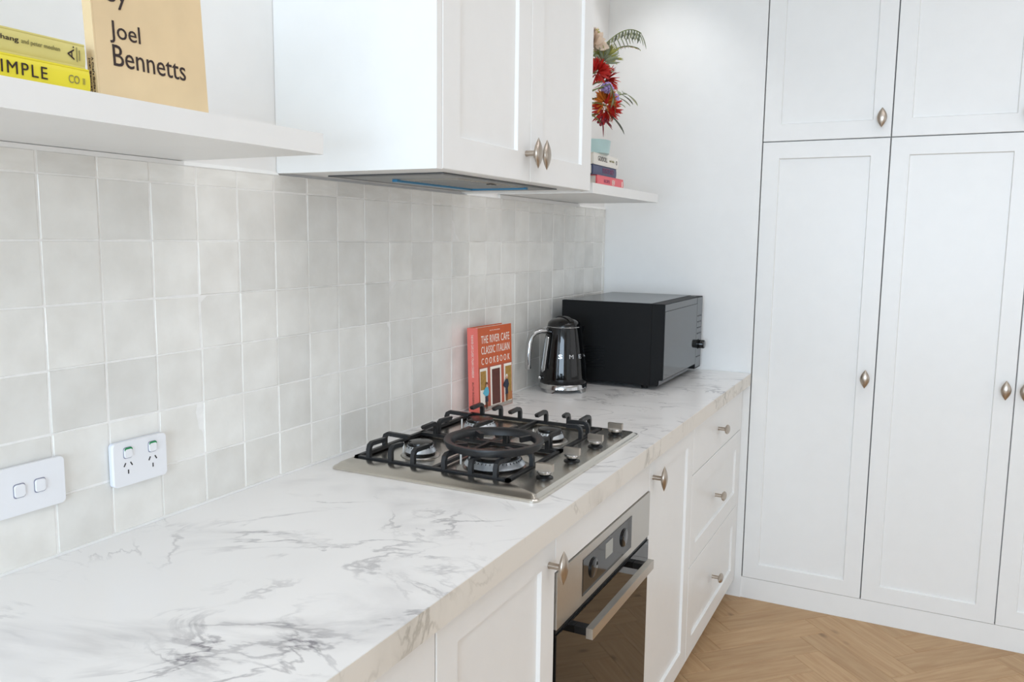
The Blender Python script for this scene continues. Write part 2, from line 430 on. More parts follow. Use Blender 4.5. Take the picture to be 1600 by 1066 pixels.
for a in ((-0.15, 1.2, -4.25, 3.2, 2.72, 2.80), (2.3, 4.9, -4.25, 3.2, 2.72, 2.80), (1.2, 2.3, -4.25, -0.15, 2.72, 2.80), (1.2, 2.3, 1.65, 3.2, 2.72, 2.80)): box(bm, *a)
tag(finish('ceiling', bm, 'ceiling', smooth=0), 'flat white ceiling with a rectangular opening added for overhead light', kind='structure')  # skylight opening is added, it makes room for the overhead light
fl = tag(bx('floor', mat('subfloor', '#9c7a55', 0.6), None, -0.15, 4.9, -4.25, 3.2, -0.10, -0.0125), 'herringbone oak floor', kind='structure')
# herringbone planks
PW, PL = 0.11, 0.44
def plank_mesh():
    bm = nb(); box(bm, 0.0004, PL-0.0004, 0.0004, PW-0.0004, -0.012, 0.0)
    es = [e for e in bm.edges if all(v.co.z > -0.001 for v in e.verts)]
    bmesh.ops.bevel(bm, geom=es, offset=0.0012, segments=1, affect='EDGES')
    me = bpy.data.meshes.new('plank'); bm.to_mesh(me); bm.free(); me.materials.append(MT['oak'])
    return me
PM = plank_mesh()
planks = []
APX = 0.962
def r45(x, y): return ((x-y)*math.cos(PI/4), (x+y)*math.sin(PI/4))
for k in range(-120, 121):
    for m_ in range(-9, 10):
        for vert in (0, 1):
            if not vert: a, b, rz = k*PW+2*PL*m_, k*PW, PI/4
            else: a, b, rz = k*PW+PL+PW+2*PL*m_, k*PW-PL+PW, 3*PI/4
            x, y = r45(a, b)
            # apex of the zigzag is the far end of the level boards
            ex, ey = r45(PL+PW, PW); x += APX-ex+0.0; y += 2.459-ey
            cx, cy = x+PL/2*math.cos(rz)-PW/2*math.sin(rz), y+PL/2*math.sin(rz)+PW/2*math.cos(rz)
            if 0.1 < cx < 4.6 and -3.8 < cy < 2.75:
                d = (cx-1.2)**2+(cy-1.9)**2
                planks.append((d, x, y, rz))
planks.sort()
for d, x, y, rz in planks[:290]:
    o = bpy.data.objects.new('plank', PM); COL.objects.link(o); o.parent = fl
    o.location = (x, y, 0); o.rotation_euler = (0, 0, rz)
bm = nb()
for d, x, y, rz in planks[290:]:
    v = box(bm, 0.0004, PL-0.0004, 0.0004, PW-0.0004, -0.012, 0.0)
    bmesh.ops.transform(bm, matrix=Matrix.Translation((x, y, 0)) @ Matrix.Rotation(rz, 4, 'Z'), verts=v)
tag(finish('planks', bm, 'oak', fl, smooth=0), kind='stuff')

# windows (outside the picture; the side one is added for its light)
w1 = tag(bpy.data.objects.new('window_1', None), 'wide glazed doors standing open to the garden', kind='structure'); COL.objects.link(w1); ORG['window_1'] = Vector((0, 0, 0))
for x in (0.2, 1.575, 2.95): bx('frame_post', 'frame', w1, x, x+0.05, -4.24, -4.18, 0, 2.44)
bx('frame_head', 'frame', w1, 0.25, 2.95, -4.24, -4.18, 2.40, 2.45)
w2 = tag(bpy.data.objects.new('added_side_window', None), 'unseen side window with slim white frame, added for its light', kind='structure'); COL.objects.link(w2); ORG['added_side_window'] = Vector((0, 0, 0))
for y in (-0.45, 0.875, 2.2): bx('frame_post', 'frame', w2, 4.83, 4.88, y, y+0.05, 0.7, 2.5)

# wall tiles, each its own piece
P = 0.1015
TW = P-0.0030
def tile_mesh(seed):
    rnd = random.Random(seed); bm = nb(); n = 5
    g = []
    us = [0, 0.012, 0.5, 0.988, 1]
    for j in range(n):
        row = []
        for i in range(n):
            edge = i in (0, n-1) or j in (0, n-1)
            x = (-0.0011 if edge else 0.0) + (rnd.uniform(-0.00025, 0.00025) if (i == 2 or j == 2) else 0)
            jit = 0.0007 if edge else 0.0
            row.append(bm.verts.new((x, (us[i]-0.5)*TW+rnd.uniform(-jit, jit), (us[j]-0.5)*TW+rnd.uniform(-jit, jit))))
        g.append(row)
    for j in range(n-1):
        for i in range(n-1): bm.faces.new((g[j][i], g[j][i+1], g[j+1][i+1], g[j+1][i]))
    rim = [g[0][i] for i in range(n)] + [g[j][n-1] for j in range(1, n)] + [g[n-1][i] for i in range(n-2, -1, -1)] + [g[j][0] for j in range(n-2, 0, -1)]
    # only four skirt corners keep it light
    back = [bm.verts.new((-0.0075, v.co.y, v.co.z)) for v in rim]
    for i in range(len(rim)):
        j = (i+1) % len(rim); bm.faces.new((rim[j], rim[i], back[i], back[j]))
    bmesh.ops.recalc_face_normals(bm, faces=bm.faces)
    me = bpy.data.meshes.new('tile'); bm.to_mesh(me); bm.free()
    for p in me.polygons: p.use_smooth = True
    me.set_sharp_from_angle(angle=R(20)); me.materials.append(MT['tile'])
    return me
TMS = [tile_mesh(i) for i in range(8)]
Z0 = ZC-0.0045
rt = random.Random(3)
for n in range(-5, 25):
    for k in range(0, 7):
        y0 = n*P; y1 = y0+P
        z0 = Z0+k*P; z1 = z0+P
        if k == 0: z0 = ZC+0.0008
        if k == 6: z1 = ZT+0.0005
        if n == 24: y1 = YD-0.0045
        o = bpy.data.objects.new('tile', rt.choice(TMS)); COL.objects.link(o); o.parent = wl
        o.location = (rt.uniform(-0.0006, 0.0006), (y0+y1)/2+rt.uniform(-0.0004, 0.0004), (z0+z1)/2+(rt.uniform(-0.0004, 0.0004) if 0 < k < 6 else 0))
        o.scale = (1, (y1-y0-0.0030)/TW, (z1-z0-0.0026)/TW)
        o.rotation_euler = (0, R(rt.uniform(-0.55, 0.55)) if k < 6 else 0, R(rt.uniform(-0.55, 0.55)))
bx('grout', 'grout', wl, -0.0079, -0.0010, -0.52, YD-0.004, ZC+0.0005, ZT+0.0005)
# white sealant along the top of the tiles: a sloped fillet where open, flush below the shelves
for ya, yb, zv, zt_ in ((-0.52, 0.279, 0.0072, 0.0074), (0.2795, 0.5235, 0.0010, 0.0080), (1.3045, 1.5105, 0.0010, 0.0080), (1.511, 2.172, 0.0118, 0.0120), (2.1725, YD-0.004, 0.0010, 0.0080)):
    bm = nb(); ring_loft(bm, [[(WALL+0.0001, y_, ZT-0.0004), (0.0008, y_, ZT-0.0004), (0.0008, y_, ZT+zv), (WALL+0.0001, y_, ZT+zt_)] for y_ in (ya, yb)]); finish('sealant_bead', bm, 'caulk', wl, smooth=0)
bx('sealant_bead', 'caulk', wl, -0.0015, 0.0042, -0.52, YD-0.004, ZC+0.0003, ZC+0.0045, 0.0015)

# ------------------------------------------------------------------ base cabinets
BZ0, BZ1 = 0.085, 0.8765
FX = frameX(XF-0.020)
def base_unit(name, label, y0, y1, group='white base cabinets under the worktop'):
    t = thing(name, label, 'cabinet', (0.3, (y0+y1)/2, 0), group=group)
    bm = nb(); box(bm, 0.012, XF-0.0215, y0+0.001, y1-0.001, BZ0+0.004, BZ1-0.001)
    finish('body', bm, 'cab', t, smooth=0)
    bx('kickboard', 'cab', t, 0.50, 0.515, y0+0.001, y1-0.001, 0.0005, BZ0+0.003)
    return t
def knob_on(parent, u, v, vertical=True):
    return almond_knob(parent, frameX(XF), u, v, vertical)
t = base_unit('base_cabinet', 'white shaker base cabinet at the bottom edge of the picture, nearest the camera', -0.262, 0.1775)
shaker('door', t, FX, -0.260, 0.1765, BZ0, BZ1-0.002)
t = base_unit('base_cabinet', 'white shaker base cabinet to the left of the oven', 0.1785, 0.6175)
d = shaker('door', t, FX, 0.1800, 0.6165, BZ0, BZ1-0.002); knob_on(d, 0.587, 0.812)
t = thing('oven_housing', 'white housing panel around the oven, below the gas cooktop', 'cabinet', (0.3, 0.92, 0), group='white base cabinets under the worktop')
bm = nb()
box(bm, 0.012, XF-0.0215, 0.6190, 0.6215, BZ0, BZ1-0.001); box(bm, 0.012, XF-0.0215, 1.2265, 1.2290, BZ0, BZ1-0.001); box(bm, 0.012, XF-0.0215, 0.6216, 1.2264, BZ0, 0.118)
finish('body', bm, 'cab', t, smooth=0)
shaker('filler_panel', t, FX, 0.6190, 1.2290, 0.7840, BZ1-0.002, plain=True)
bx('kickboard', 'cab', t, 0.50, 0.515, 0.619, 1.229, 0.0005, BZ0-0.001)
t = base_unit('base_cabinet', 'white shaker base cabinet between the oven and the drawers', 1.2300, 1.6840)
d = shaker('door', t, FX, 1.2310, 1.6830, BZ0, BZ1-0.002); knob_on(d, 1.2585, 0.812)
t = base_unit('drawer_cabinet', 'white three-drawer base cabinet beside the tall cabinets', 1.6850, 2.4180)
d = shaker('drawer', t, FX, 1.6865, 2.4165, 0.7065, BZ1-0.002, plain=True); knob_on(d, 2.026, 0.788, False)
d = shaker('drawer', t, FX, 1.6865, 2.4165, 0.4020, 0.7035); knob_on(d, 2.018, 0.551, False)
d = shaker('drawer', t, FX, 1.6865, 2.4165, BZ0, 0.3990); knob_on(d, 2.024, 0.249, False)
t = thing('filler_strip', 'narrow white filler strip between the drawers and the tall cabinets', 'trim', (0.59, 2.44, 0))
bx('strip', 'cab', t, XF-0.04, XF-0.006, 2.4195, YD-0.004, BZ0, BZ1-0.001, 0.001)
bx('kickboard', 'cab', t, 0.50, 0.515, 2.4195, YD-0.004, 0.0005, BZ0-0.001)

# worktop
wt = thing('worktop', 'white marble-look worktop with grey veins running along the tiled wall', 'worktop', (0.31, 0.7, ZC-0.0455))
bm = nb(); box(bm, 0.0015, 0.6215, -1.05, YD-0.0045, ZC-0.0455, ZC)
finish('slab', bm, 'marble', wt, 0.0006, 1)
bm = nb(); box(bm, 0.62155, 0.6227, -1.05, YD-0.0045, ZC-0.0455, ZC-0.0004)
finish('edge_band', bm, 'marble_edge', wt, smooth=0)

# ------------------------------------------------------------------ oven
ov = thing('built_in_oven', 'stainless steel built-in oven with dark glass door and bar handle', 'oven', (0.4, 0.924, 0.12))
OY0, OY1 = 0.6225, 1.2255
bx('body', 'black', ov, 0.05, 0.579, OY0+0.012, OY1-0.012, 0.1185, 0.775)
bx('control_panel', 'steel', ov, 0.581, 0.6035, OY0, OY1, 0.664, 0.7825, 0.0015)
pg = bx('control_glass', 'panelglass', ov, 0.6036, 0.6046, 0.757, 1.077, 0.6815, 0.7625)
for y in (0.815, 1.018):
    bm = nb(); lathe(bm, [(0.0225, 0), (0.0225, 0.0016), (0.0205, 0.002)], (0.6047, y, 0.7255), 28, 'X'); k = finish('dial', bm, 'black', ov)
    bm = nb(); lathe(bm, [(0.0205, 0), (0.0205, 0.0012), (0.0195, 0.0018)], (0.6068, y, 0.7255), 28, 'X'); finish('dial_cap', bm, 'panelglass', k)
bx('display', 'screen', ov, 0.6047, 0.6049, 0.892, 0.940, 0.716, 0.752)
bx('door', 'glass_dark', ov, 0.583, 0.6035, OY0+0.001, OY1-0.001, 0.125, 0.652, 0.001)
bx('door_edge', 'black', ov, 0.5815, 0.600, OY0+0.002, OY1-0.002, 0.6525, 0.6635)
bm = nb()
ribbon_bar(bm, [(0.639, 0.712, 0.625), (0.639, 0.716, 0.625), (0.639, 1.131, 0.625), (0.639, 1.135, 0.625)], 0.023, 0.015, (0, 0, 1))
h = finish('handle', bm, 'steel', ov, 0.0035, 2)
for y in (0.728, 1.112): bx('handle_bracket', 'black', h, 0.6037, 0.6312, y-0.011, y+0.011, 0.617, 0.633, 0.002)

# ------------------------------------------------------------------ tall cabinets
FY = frameY(YD+0.020)
def tall_unit(label, xs, knobs):
    x0, x1 = xs[0], xs[-1]
    t = thing('tall_cabinet', label, 'cabinet', ((x0+x1)/2, 2.75, 0), group='white tall cabinets beside the worktop')
    bx('body', mat('cabinet_carcass', '#cfcfce', 0.6), t, x0+0.0005, x1-0.0005, YD+0.0215, 3.05, 0.088, 2.44)
    for i, (a, b) in enumerate(zip(xs, xs[1:])):
        for v0, v1, zk in ((0.0875, 1.8095, 0.9395), (1.8130, 2.44, 1.878)):
            d = shaker('door', t, FY, a+0.0016, b-0.0016, v0, v1, stile=0.0605, depth=0.007)
            almond_knob(d, frameY(YD), knobs[i], zk, True)
    return t
tall_unit('white tall cabinet with one full-height door, next to the worktop end', (0.6235, 1.0670), (1.0345,))
tall_unit('white double-door tall cabinet at the right edge of the picture', (1.0675, 1.5115, 1.9555), (1.4815, 1.5385))
tag(bx('baseboard_back', 'cab', None, 0.5165, 1.9555, YD+0.001, YD+0.016, 0.0003, 0.0865), 'white kickboard below the tall cabinets', kind='structure')

# ------------------------------------------------------------------ hood cabinet
hc = thing('hood_cabinet', 'white two-door wall cabinet with a rangehood set into its underside', 'cabinet', (0.2, 0.914, 1.5655))
HX, HY0, HY1, HZ = 0.385, 0.5250, 1.3030, 1.5655
bm = nb()
box(bm, WALL+0.001, HX-0.001, HY0, HY0+0.018, HZ, 2.44)
box(bm, WALL+0.001, HX-0.0215, HY1-0.018, HY1, HZ, 2.44)
box(bm, WALL+0.001, HX-0.0215, HY0+0.0182, HY1-0.0182, 2.42, 2.44)
box(bm, WALL+0.001, HX-0.0215, HY0+0.0182, HY1-0.0182, HZ+0.05, HZ+0.066)
# underside with a cut-out for the hood
hx0, hx1, hy0, hy1 = 0.050, 0.330, 0.633, 1.184
for a in ((0.0020, hx0, HY0+0.0182, HY1-0.0182), (hx1, HX-0.0215, HY0+0.0182, HY1-0.0182), (hx0, hx1, HY0+0.0182, hy0), (hx0, hx1, hy1, HY1-0.0182)):
    box(bm, a[0], a[1], a[2], a[3], HZ+0.002, HZ+0.020)
finish('body', bm, 'cab', hc, smooth=0)
FH = frameX(HX-0.020)
d = shaker('door', hc, FH, HY0+0.0195, 0.9255, HZ+0.001, 2.44, stile=0.064); almond_knob(d, frameX(HX), 0.9035, 1.6285)
d = shaker('door', hc, FH, 0.9275, HY1, HZ+0.001, 2.44, stile=0.064); almond_knob(d, frameX(HX), 0.9495, 1.6285)
rh = thing('rangehood', 'slim steel rangehood with strips of blue film under the wall cabinet', 'rangehood', (0.19, 0.908, 1.56))
bm = nb()
z0, z1 = HZ-0.0008, HZ+0.0019
for a in ((hx0-0.006, hx1+0.006, hy0-0.006, hy0+0.016), (hx0-0.006, hx1+0.006, hy1-0.016, hy1+0.006), (hx0-0.006, hx0+0.016, hy0+0.0161, hy1-0.0161), (hx1-0.010, hx1+0.006, hy0+0.0161, hy1-0.0161)):
    box(bm, a[0], a[1], a[2], a[3], z0, z1)
finish('rim', bm, mat('hood_rim', '#54575a', 0.4, 0.3), rh, smooth=0)
bx('base_panel', 'hoodsteel', rh, hx0+0.0165, hx1-0.0105, hy0+0.0165, hy1-0.0165, HZ-0.0010, HZ+0.003)
bx('filter', 'hoodfilter', rh, 0.150, 0.300, 0.745, 1.070, HZ-0.0022, HZ-0.0012)
bx('blue_film', 'film', rh, 0.136, 0.1495, 0.735, 1.082, HZ-0.0065, HZ-0.0012)
bx('blue_film', 'film', rh, 0.150, 0.304, 1.0705, 1.082, HZ-0.0065, HZ-0.0012)
for i in range(12):
    y = 0.765+i*0.0245
    bx('filter_rib', 'hoodsteel', rh, 0.160, 0.290, y, y+0.004, HZ-0.0032, HZ-0.0023)
bx('latch', 'black', rh, 0.285, 0.295, 0.90, 0.93, HZ-0.0046, HZ-0.0033)

# ------------------------------------------------------------------ floating shelves
sh = bx('floating_shelf', 'cab', None, WALL+0.0005, 0.320, -0.95, 0.2795, 1.5695, 1.6030, 0.0012)
tag(sh, 'thick white floating shelf at upper left carrying the yellow books', 'shelf', 'white floating shelves')
sh2 = bx('floating_shelf', 'cab', None, WALL+0.0005, 0.310, 1.511, 2.172, 1.5745, 1.6050, 0.0012)
tag(sh2, 'white floating shelf right of the hood cabinet, carrying flowers and books', 'shelf', 'white floating shelves')
S1, S2 = 1.6030, 1.6050

# ------------------------------------------------------------------ switch plates
def plate(name, label, cat, yc, zc, w, h, th):
    t = thing(name, label, cat, (0.001, yc, zc))
    bm = nb()
    ring = lambda s, x, r: [(x, yc+a, zc+b) for a, b in rounded_rect(w*s, h*s, r)]
    ring_loft(bm, [ring(0.985, 0.0012, 0.006), ring(0.985, th-0.0055, 0.006)])
    finish('base', bm, 'plateside', t)
    bm = nb()
    ring_loft(bm, [ring(1, th-0.0053, 0.008), ring(1, th-0.001, 0.008), ring(0.99, th, 0.0075)])
    finish('cover', bm, 'plate', t)
    return t
def rocker(t, y, z, th, top=None, w=0.0165, h=0.0195):
    bm = nb(); f = lambda s, x: [(x, y+a, z+b) for a, b in rounded_rect(w*s, h*s, 0.004)]
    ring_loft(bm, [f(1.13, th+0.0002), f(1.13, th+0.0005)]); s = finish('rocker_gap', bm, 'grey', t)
    bm = nb(); ring_loft(bm, [f(1.0, th+0.0006), f(1.0, th+0.0022), f(0.93, th+0.0030)])
    k = finish('rocker', bm, 'plate', t)
    if top:
        bm = nb()
        pr = rounded_rect(w, h, 0.004)
        pts = [p for p in pr if p[1] > h/2-0.0035]
        pts = sorted(pts, key=lambda p: p[0])
        ring_loft(bm, [[(th+0.0023, y+a*1.02, z+b+0.0006) for a, b in pts] + [(th+0.0023, y+a*0.98, z+b-0.0022) for a, b in pts[::-1]],
                       [(th+0.0032, y+a*1.02, z+b+0.0004) for a, b in pts] + [(th+0.0032, y+a*0.98, z+b-0.0022) for a, b in pts[::-1]]])
        finish('on_marker', bm, 'green', k, smooth=0)
t = plate('light_switch', 'white double light switch plate on the tiles at far left', 'switch', -0.046, 1.049, 0.116, 0.076, 0.0095)
rocker(t, -0.0625, 1.049, 0.0095); rocker(t, -0.0300, 1.0495, 0.0095)
t = plate('power_outlet', 'white double power outlet with green-topped switches on the tiles', 'outlet', 0.1505, 1.0465, 0.108, 0.077, 0.0135)
for y in (0.1245, 0.1745):
    rocker(t, y, 1.0655, 0.0135, True, 0.0155, 0.0175)
    for dy, dz, a in ((-0.0065, 0.0045, -30), (0.0065, 0.0045, 30), (0, -0.0085, 0)):
        bm = nb(); v = box(bm, 0.01345, 0.0138, -0.0011, 0.0011, -0.0036, 0.0036)
        bmesh.ops.transform(bm, matrix=Matrix.Translation((0, y+dy, 1.0405+dz)) @ Matrix.Rotation(R(a), 4, 'X'), verts=v)
        finish('socket_slot', bm, 'slot', t, smooth=0)

# ------------------------------------------------------------------ gas cooktop
ck = thing('gas_cooktop', 'stainless steel gas cooktop with black cast-iron grates and four knobs', 'cooktop', (0.309, 0.926, ZC))
cx0, cx1, cy0, cy1 = 0.056, 0.564, 0.603, 1.250
zt = ZC+0.0125
ix0, ix1, iy0, iy1 = 0.068, 0.470, 0.668, 1.226
bm = nb()
def rr3(x0, x1, y0, y1, r, z, n=4):
    return [((x0+x1)/2+a, (y0+y1)/2+b, z) for a, b in rounded_rect(x1-x0, y1-y0, r, n)]
outer = [rr3(cx0, cx1, cy0, cy1, 0.016, ZC+0.0003), rr3(cx0, cx1, cy0, cy1, 0.016, ZC+0.004), rr3(cx0+0.002, cx1-0.002, cy0+0.002, cy1-0.002, 0.016, ZC+0.0065),
         rr3(cx0+0.005, cx1-0.007, cy0+0.007, cy1-0.007, 0.014, ZC+0.0075), rr3(cx0+0.010, cx1-0.012, cy0+0.016, cy1-0.016, 0.012, zt),
         rr3(ix0, ix1, iy0, iy1, 0.006, zt), rr3(ix0+0.003, ix1-0.003, iy0+0.003, iy1-0.003, 0.006, ZC+0.0060), rr3(ix0+0.02, ix1-0.02, iy0+0.02, iy1-0.02, 0.006, ZC+0.0050)]
ring_loft(bm, outer)
finish('pan', bm, 'steel_dark', ck, smooth=30)
zb = ZC+0.0055
BUR = [(0.176, 0.786, 0.030, 'rear near'), (0.380, 0.775, 0.056, 'wok'), (0.176, 1.075, 0.036, 'rear far'), (0.385, 1.062, 0.030, 'front far')]
for bxx, byy, br, nm in BUR:
    bm = nb(); lathe(bm, [(br*1.55, 0), (br*1.50, 0.002), (br*1.28, 0.003), (br*1.22, 0.0005), (br*1.1, 0.0005)], (bxx, byy, zb), 40); b0 = finish('burner_dish', bm, 'steel', ck)
    bm = nb(); lathe(bm, [(br*1.16, 0.0005), (br*1.16, 0.0080), (br*1.02, 0.0090)], (bxx, byy, zb), 40); finish('burner_base', bm, 'enamel', ck)
    bm = nb()
    lathe(bm, [(br*1.20, 0.0092), (br*1.22, 0.0110), (br*1.02, 0.0240), (br*0.90, 0.0250)], (bxx, byy, zb), 40); cr = finish('burner_crown', bm, 'alu', ck)
    bm = nb()
    nn = 40 if br > 0.05 else 22
    for i in range(nn):
        a = 2*PI*i/nn; c, s = math.cos(a), math.sin(a)
        q = []
        for rr, hh, ww in ((br*1.035, 0.0232, 0.0008), (br*1.085, 0.0200, 0.0005)):
            for sg in (-1, 1): q.append(Vector((bxx+rr*c-sg*ww*s, byy+rr*s+sg*ww*c, zb+hh)))
        o_ = Vector((c, s, 0.6))*0.0012
        ring_loft(bm, [[q[0], q[1], q[3], q[2]], [q[0]+o_, q[1]+o_, q[3]+o_, q[2]+o_]])
    finish('flame_port', bm, 'slot', cr, smooth=0)
    bm = nb(); lathe(bm, [(br*0.98, 0.0252), (br*1.0, 0.0275), (br*0.95, 0.0320), (br*0.6, 0.0345), (br*0.05, 0.0350)], (bxx, byy, zb), 40); finish('burner_cap', bm, 'enamel', ck)
    bm = nb(); lathe(bm, [(0.0022, 0), (0.0022, 0.024), (0.0010, 0.027)], (bxx-br*1.36, byy-br*0.35, zb+0.0008), 10); finish('spark_pin', bm, 'vase', ck)
ZG = ZC+0.0500  # top of the grates
def grate(y0, y1, near):
    g = bpy.data.objects  # one cast grate = frame part with fingers as its own pieces
    bm = nb(); zf = ZC+0.0125
    x0, x1 = ix0+0.006, ix1-0.008
    for a, b in (((x0, y0), (x1, y0)), ((x1, y0), (x1, y1)), ((x1, y1), (x0, y1)), ((x0, y1), (x0, y0))):
        d = Vector((b[0]-a[0], b[1]-a[1], 0)).normalized()
        ribbon_bar(bm, [Vector((a[0], a[1], zf))-d*0.005, Vector((b[0], b[1], zf))+d*0.005], 0.010, 0.008, Vector((0, 0, 1)).cross(d))
    ribbon_bar(bm, [(0.277, y0+0.006, zf), (0.277, y1-0.006, zf)], 0.009, 0.008, (1, 0, 0))
    for x in (x0, x1):
        for y in (y0, y1):
            ribbon_bar(bm, [(x, y, ZC+0.0068), (x, y, zf-0.003)], 0.009, 0.009, (1, 0, 0))
    fr = finish('grate', bm, 'iron', ck, 0.0015, 1)
    def finger(px, py, dx, dy, ln, top=ZG):
        b = nb(); side = Vector((-dy, dx, 0))
        z = top-0.0045
        pts = [(px, py, zf+0.002), (px, py, z-0.012), (px+dx*0.003, py+dy*0.003, z-0.004), (px+dx*0.010, py+dy*0.010, z), (px+dx*(ln-0.002), py+dy*(ln-0.002), z-0.0015), (px+dx*ln, py+dy*ln, z-0.003)]
        ribbon_bar(b, pts, 0.0100, 0.0095, side)
        finish('grate_finger', b, 'iron', fr, 0.0015, 1)
    out, sg = (y0, 1) if near else (y1, -1)
    inn = y1 if near else y0
    for x, ln in ((0.106, 0.062), (0.166, 0.044), (0.226, 0.062), (0.306, 0.062), (0.373, 0.034), (0.433, 0.062)): finger(x, out, 0, sg, ln)
    by = 0.786 if near else 1.072
    finger(x0, by, 1, 0, 0.070)
    finger(x1, by+0.01, -1, 0, 0.040)
    finger(0.120, inn, 0, -sg, 0.060); finger(0.226, inn, 0, -sg, 0.070); finger(0.320, inn, 0, -sg, 0.045); finger(0.433, inn, 0, -sg, 0.055)
    if not near:
        finger(x1, 1.13, -1, 0, 0.055)
grate(iy0+0.012, 0.9430, True)
grate(0.9560, iy1-0.012, False)
# wok ring
bm = nb(); c0 = (BUR[1][0]-0.012, BUR[1][1]+0.018, 0)
V = []
n = 56
prof = [(0.100, ZG+0.0003), (0.108, ZG+0.0010), (0.1135, ZG+0.014), (0.1125, ZG+0.0175), (0.099, ZG+0.0170), (0.0945, ZG+0.0120), (0.0930, ZG+0.0015)]
rings = [[(c0[0]+r*math.cos(2*PI*i/n), c0[1]+r*math.sin(2*PI*i/n), z) for i in range(n)] for r, z in prof]
rings.append(rings[0])
Vv = [[bm.verts.new(p) for p in r] for r in rings[:-1]]; Vv.append(Vv[0])
for a, b in zip(Vv, Vv[1:]):
    for i in range(n): bm.faces.new((a[i], a[(i+1) % n], b[(i+1) % n], b[i]))
wr = tag(finish('wok_ring', bm, 'iron', None, smooth=50), 'black cast-iron wok ring resting on the near grate of the cooktop', 'wok ring')
for k in range(4):
    a = R(45+90*k+8); bm = nb()
    ribbon_bar(bm, [(c0[0]+0.0935*math.cos(a), c0[1]+0.0935*math.sin(a), ZG+0.009), (c0[0]+0.066*math.cos(a), c0[1]+0.066*math.sin(a), ZG+0.007)], 0.009, 0.012, (-math.sin(a), math.cos(a), 0))
    finish('wok_ring_lug', bm, 'iron', wr, 0.001, 1)
for y in (0.737, 0.886, 1.034, 1.176):
    x = 0.520
    bm = nb(); lathe(bm, [(0.0185, 0), (0.0185, 0.0015), (0.013, 0.003)], (x, y, zt+0.0002), 28); k0 = finish('knob_collar', bm, 'black', ck)
    bm = nb(); lathe(bm, [(0.010, 0.0032), (0.0115, 0.0060), (0.0175, 0.0110), (0.0185, 0.0150), (0.0175, 0.0165)], (x, y, zt), 28); kn = finish('control_knob', bm, 'chrome', ck)
    bm = nb(); box(bm, x-0.0190, x+0.0190, y-0.0055, y+0.0055, zt+0.0150, zt+0.0310); finish('knob_grip', bm, 'nickel', kn, 0.002, 2)

# ------------------------------------------------------------------ books
def book(name, label, loc, rot, w, h, t, cover, spine, group=None, hard=0.0022):
    """upright book in local space: cover faces +X, spine faces -Y, height +Z; its spine-front-bottom corner at the origin.
    w along +Y, t along -X"""
    b = thing(name, label, 'book', loc, group=group, local=True, rot=rot)
    e = 0.0035
    bx('front_cover', cover, b, -hard, 0, 0.0008, w, 0, h, 0.0006, 1)
    bx('back_cover', cover, b, -t, -t+hard, 0.0008, w, 0, h, 0.0006, 1)
    bm = nb(); box(bm, -t, 0, -0.0018, 0.0006, 0, h); finish('spine', bm, spine, b, 0.0008, 1)
    bx('pages', 'paper', b, -t+hard+0.0002, -hard-0.0002, 0.0012, w-e, e, h-e)
    return b
# red-orange cookbook standing by the cooktop
cb = book('cookbook', 'orange hardback cookbook with coral spine standing against the tiles', (0.0585, 1.282, ZC+0.0004), (0, R(-2.0), R(-5.0)), 0.186, 0.252, 0.036, 'orange', 'coral')
O = Vector((0, 0, 0)); U = (0, 1, 0); V = (0, 0, 1)
def T(body, y, z, w, h, m='cream', sp=1.0, al='L'): return text(cb, m, body, (0, y, z), U, V, w, h, spacing=sp, align=al)
T('THE RIVER CAFE', 0.017, 0.2035, 0.156, 0.0235, sp=1.12)
T('CLASSIC ITALIAN', 0.017, 0.1715, 0.156, 0.0235, sp=1.12)
T('COOKBOOK', 0.017, 0.1405, 0.156, 0.0195, sp=1.7)
text(cb, 'cream', 'RUTH ROGERS', (0, 0.092, 0.2385), U, V, 0.055, 0.0030, align='C')
Q = lambda nm, m, a, lift=0.0003: quad_print(cb, nm, m, (0, 0, 0), U, V, a, lift=lift)
Q('cover_print', 'brick', rect(0.002, 0.012, 0.184, 0.134))
Q('cover_print', 'greyp', rect(0.002, 0.001, 0.184, 0.0118))
for a, b, z0, z1 in ((0.006, 0.046, 0.020, 0.130), (0.062, 0.122, 0.012, 0.130), (0.138, 0.182, 0.012, 0.130)):
    Q('printed_frame', 'cream', rect(a, z0, b, z1), 0.0008)
Q('printed_window', 'ochre', rect(0.008, 0.066, 0.038, 0.122), 0.0013)
Q('printed_door', 'doorred', rect(0.070, 0.014, 0.114, 0.122), 0.0013)
Q('printed_window', 'ochre', rect(0.145, 0.014, 0.180, 0.122), 0.0013)
def figure(y, z, top, skirt, hair, s=1.0):
    Q('printed_figure', 'brownp', [(y-0.005*s, z), (y-0.002*s, z), (y, z+0.022*s), (y+0.002*s, z), (y+0.005*s, z), (y+0.007*s, z+0.038*s), (y-0.007*s, z+0.038*s)], 0.0018)
    Q('printed_figure', skirt, [(y-0.008*s, z+0.022*s), (y+0.008*s, z+0.022*s), (y+0.006*s, z+0.042*s), (y-0.006*s, z+0.042*s)], 0.0023)
    Q('printed_figure', top, [(y-0.007*s, z+0.040*s), (y+0.007*s, z+0.040*s), (y+0.012*s, z+0.050*s), (y+0.007*s, z+0.066*s), (y-0.007*s, z+0.066*s), (y-0.020*s, z+0.050*s)], 0.0028)
    Q('printed_figure', 'pinkp', [(y+0.0045*s*math.cos(a*PI/4), z+0.0725*s+0.0055*s*math.sin(a*PI/4)) for a in range(8)], 0.0028)
    Q('printed_figure', hair, [(y-0.0055*s, z+0.072*s), (y-0.004*s, z+0.0795*s), (y, z+0.082*s), (y+0.004*s, z+0.0795*s), (y+0.0055*s, z+0.072*s), (y, z+0.0775*s)], 0.0033)
figure(0.038, 0.006, 'teal', 'navyp', 'brownp')
figure(0.150, 0.012, 'navyp', 'navyp', 'cream', 1.05)
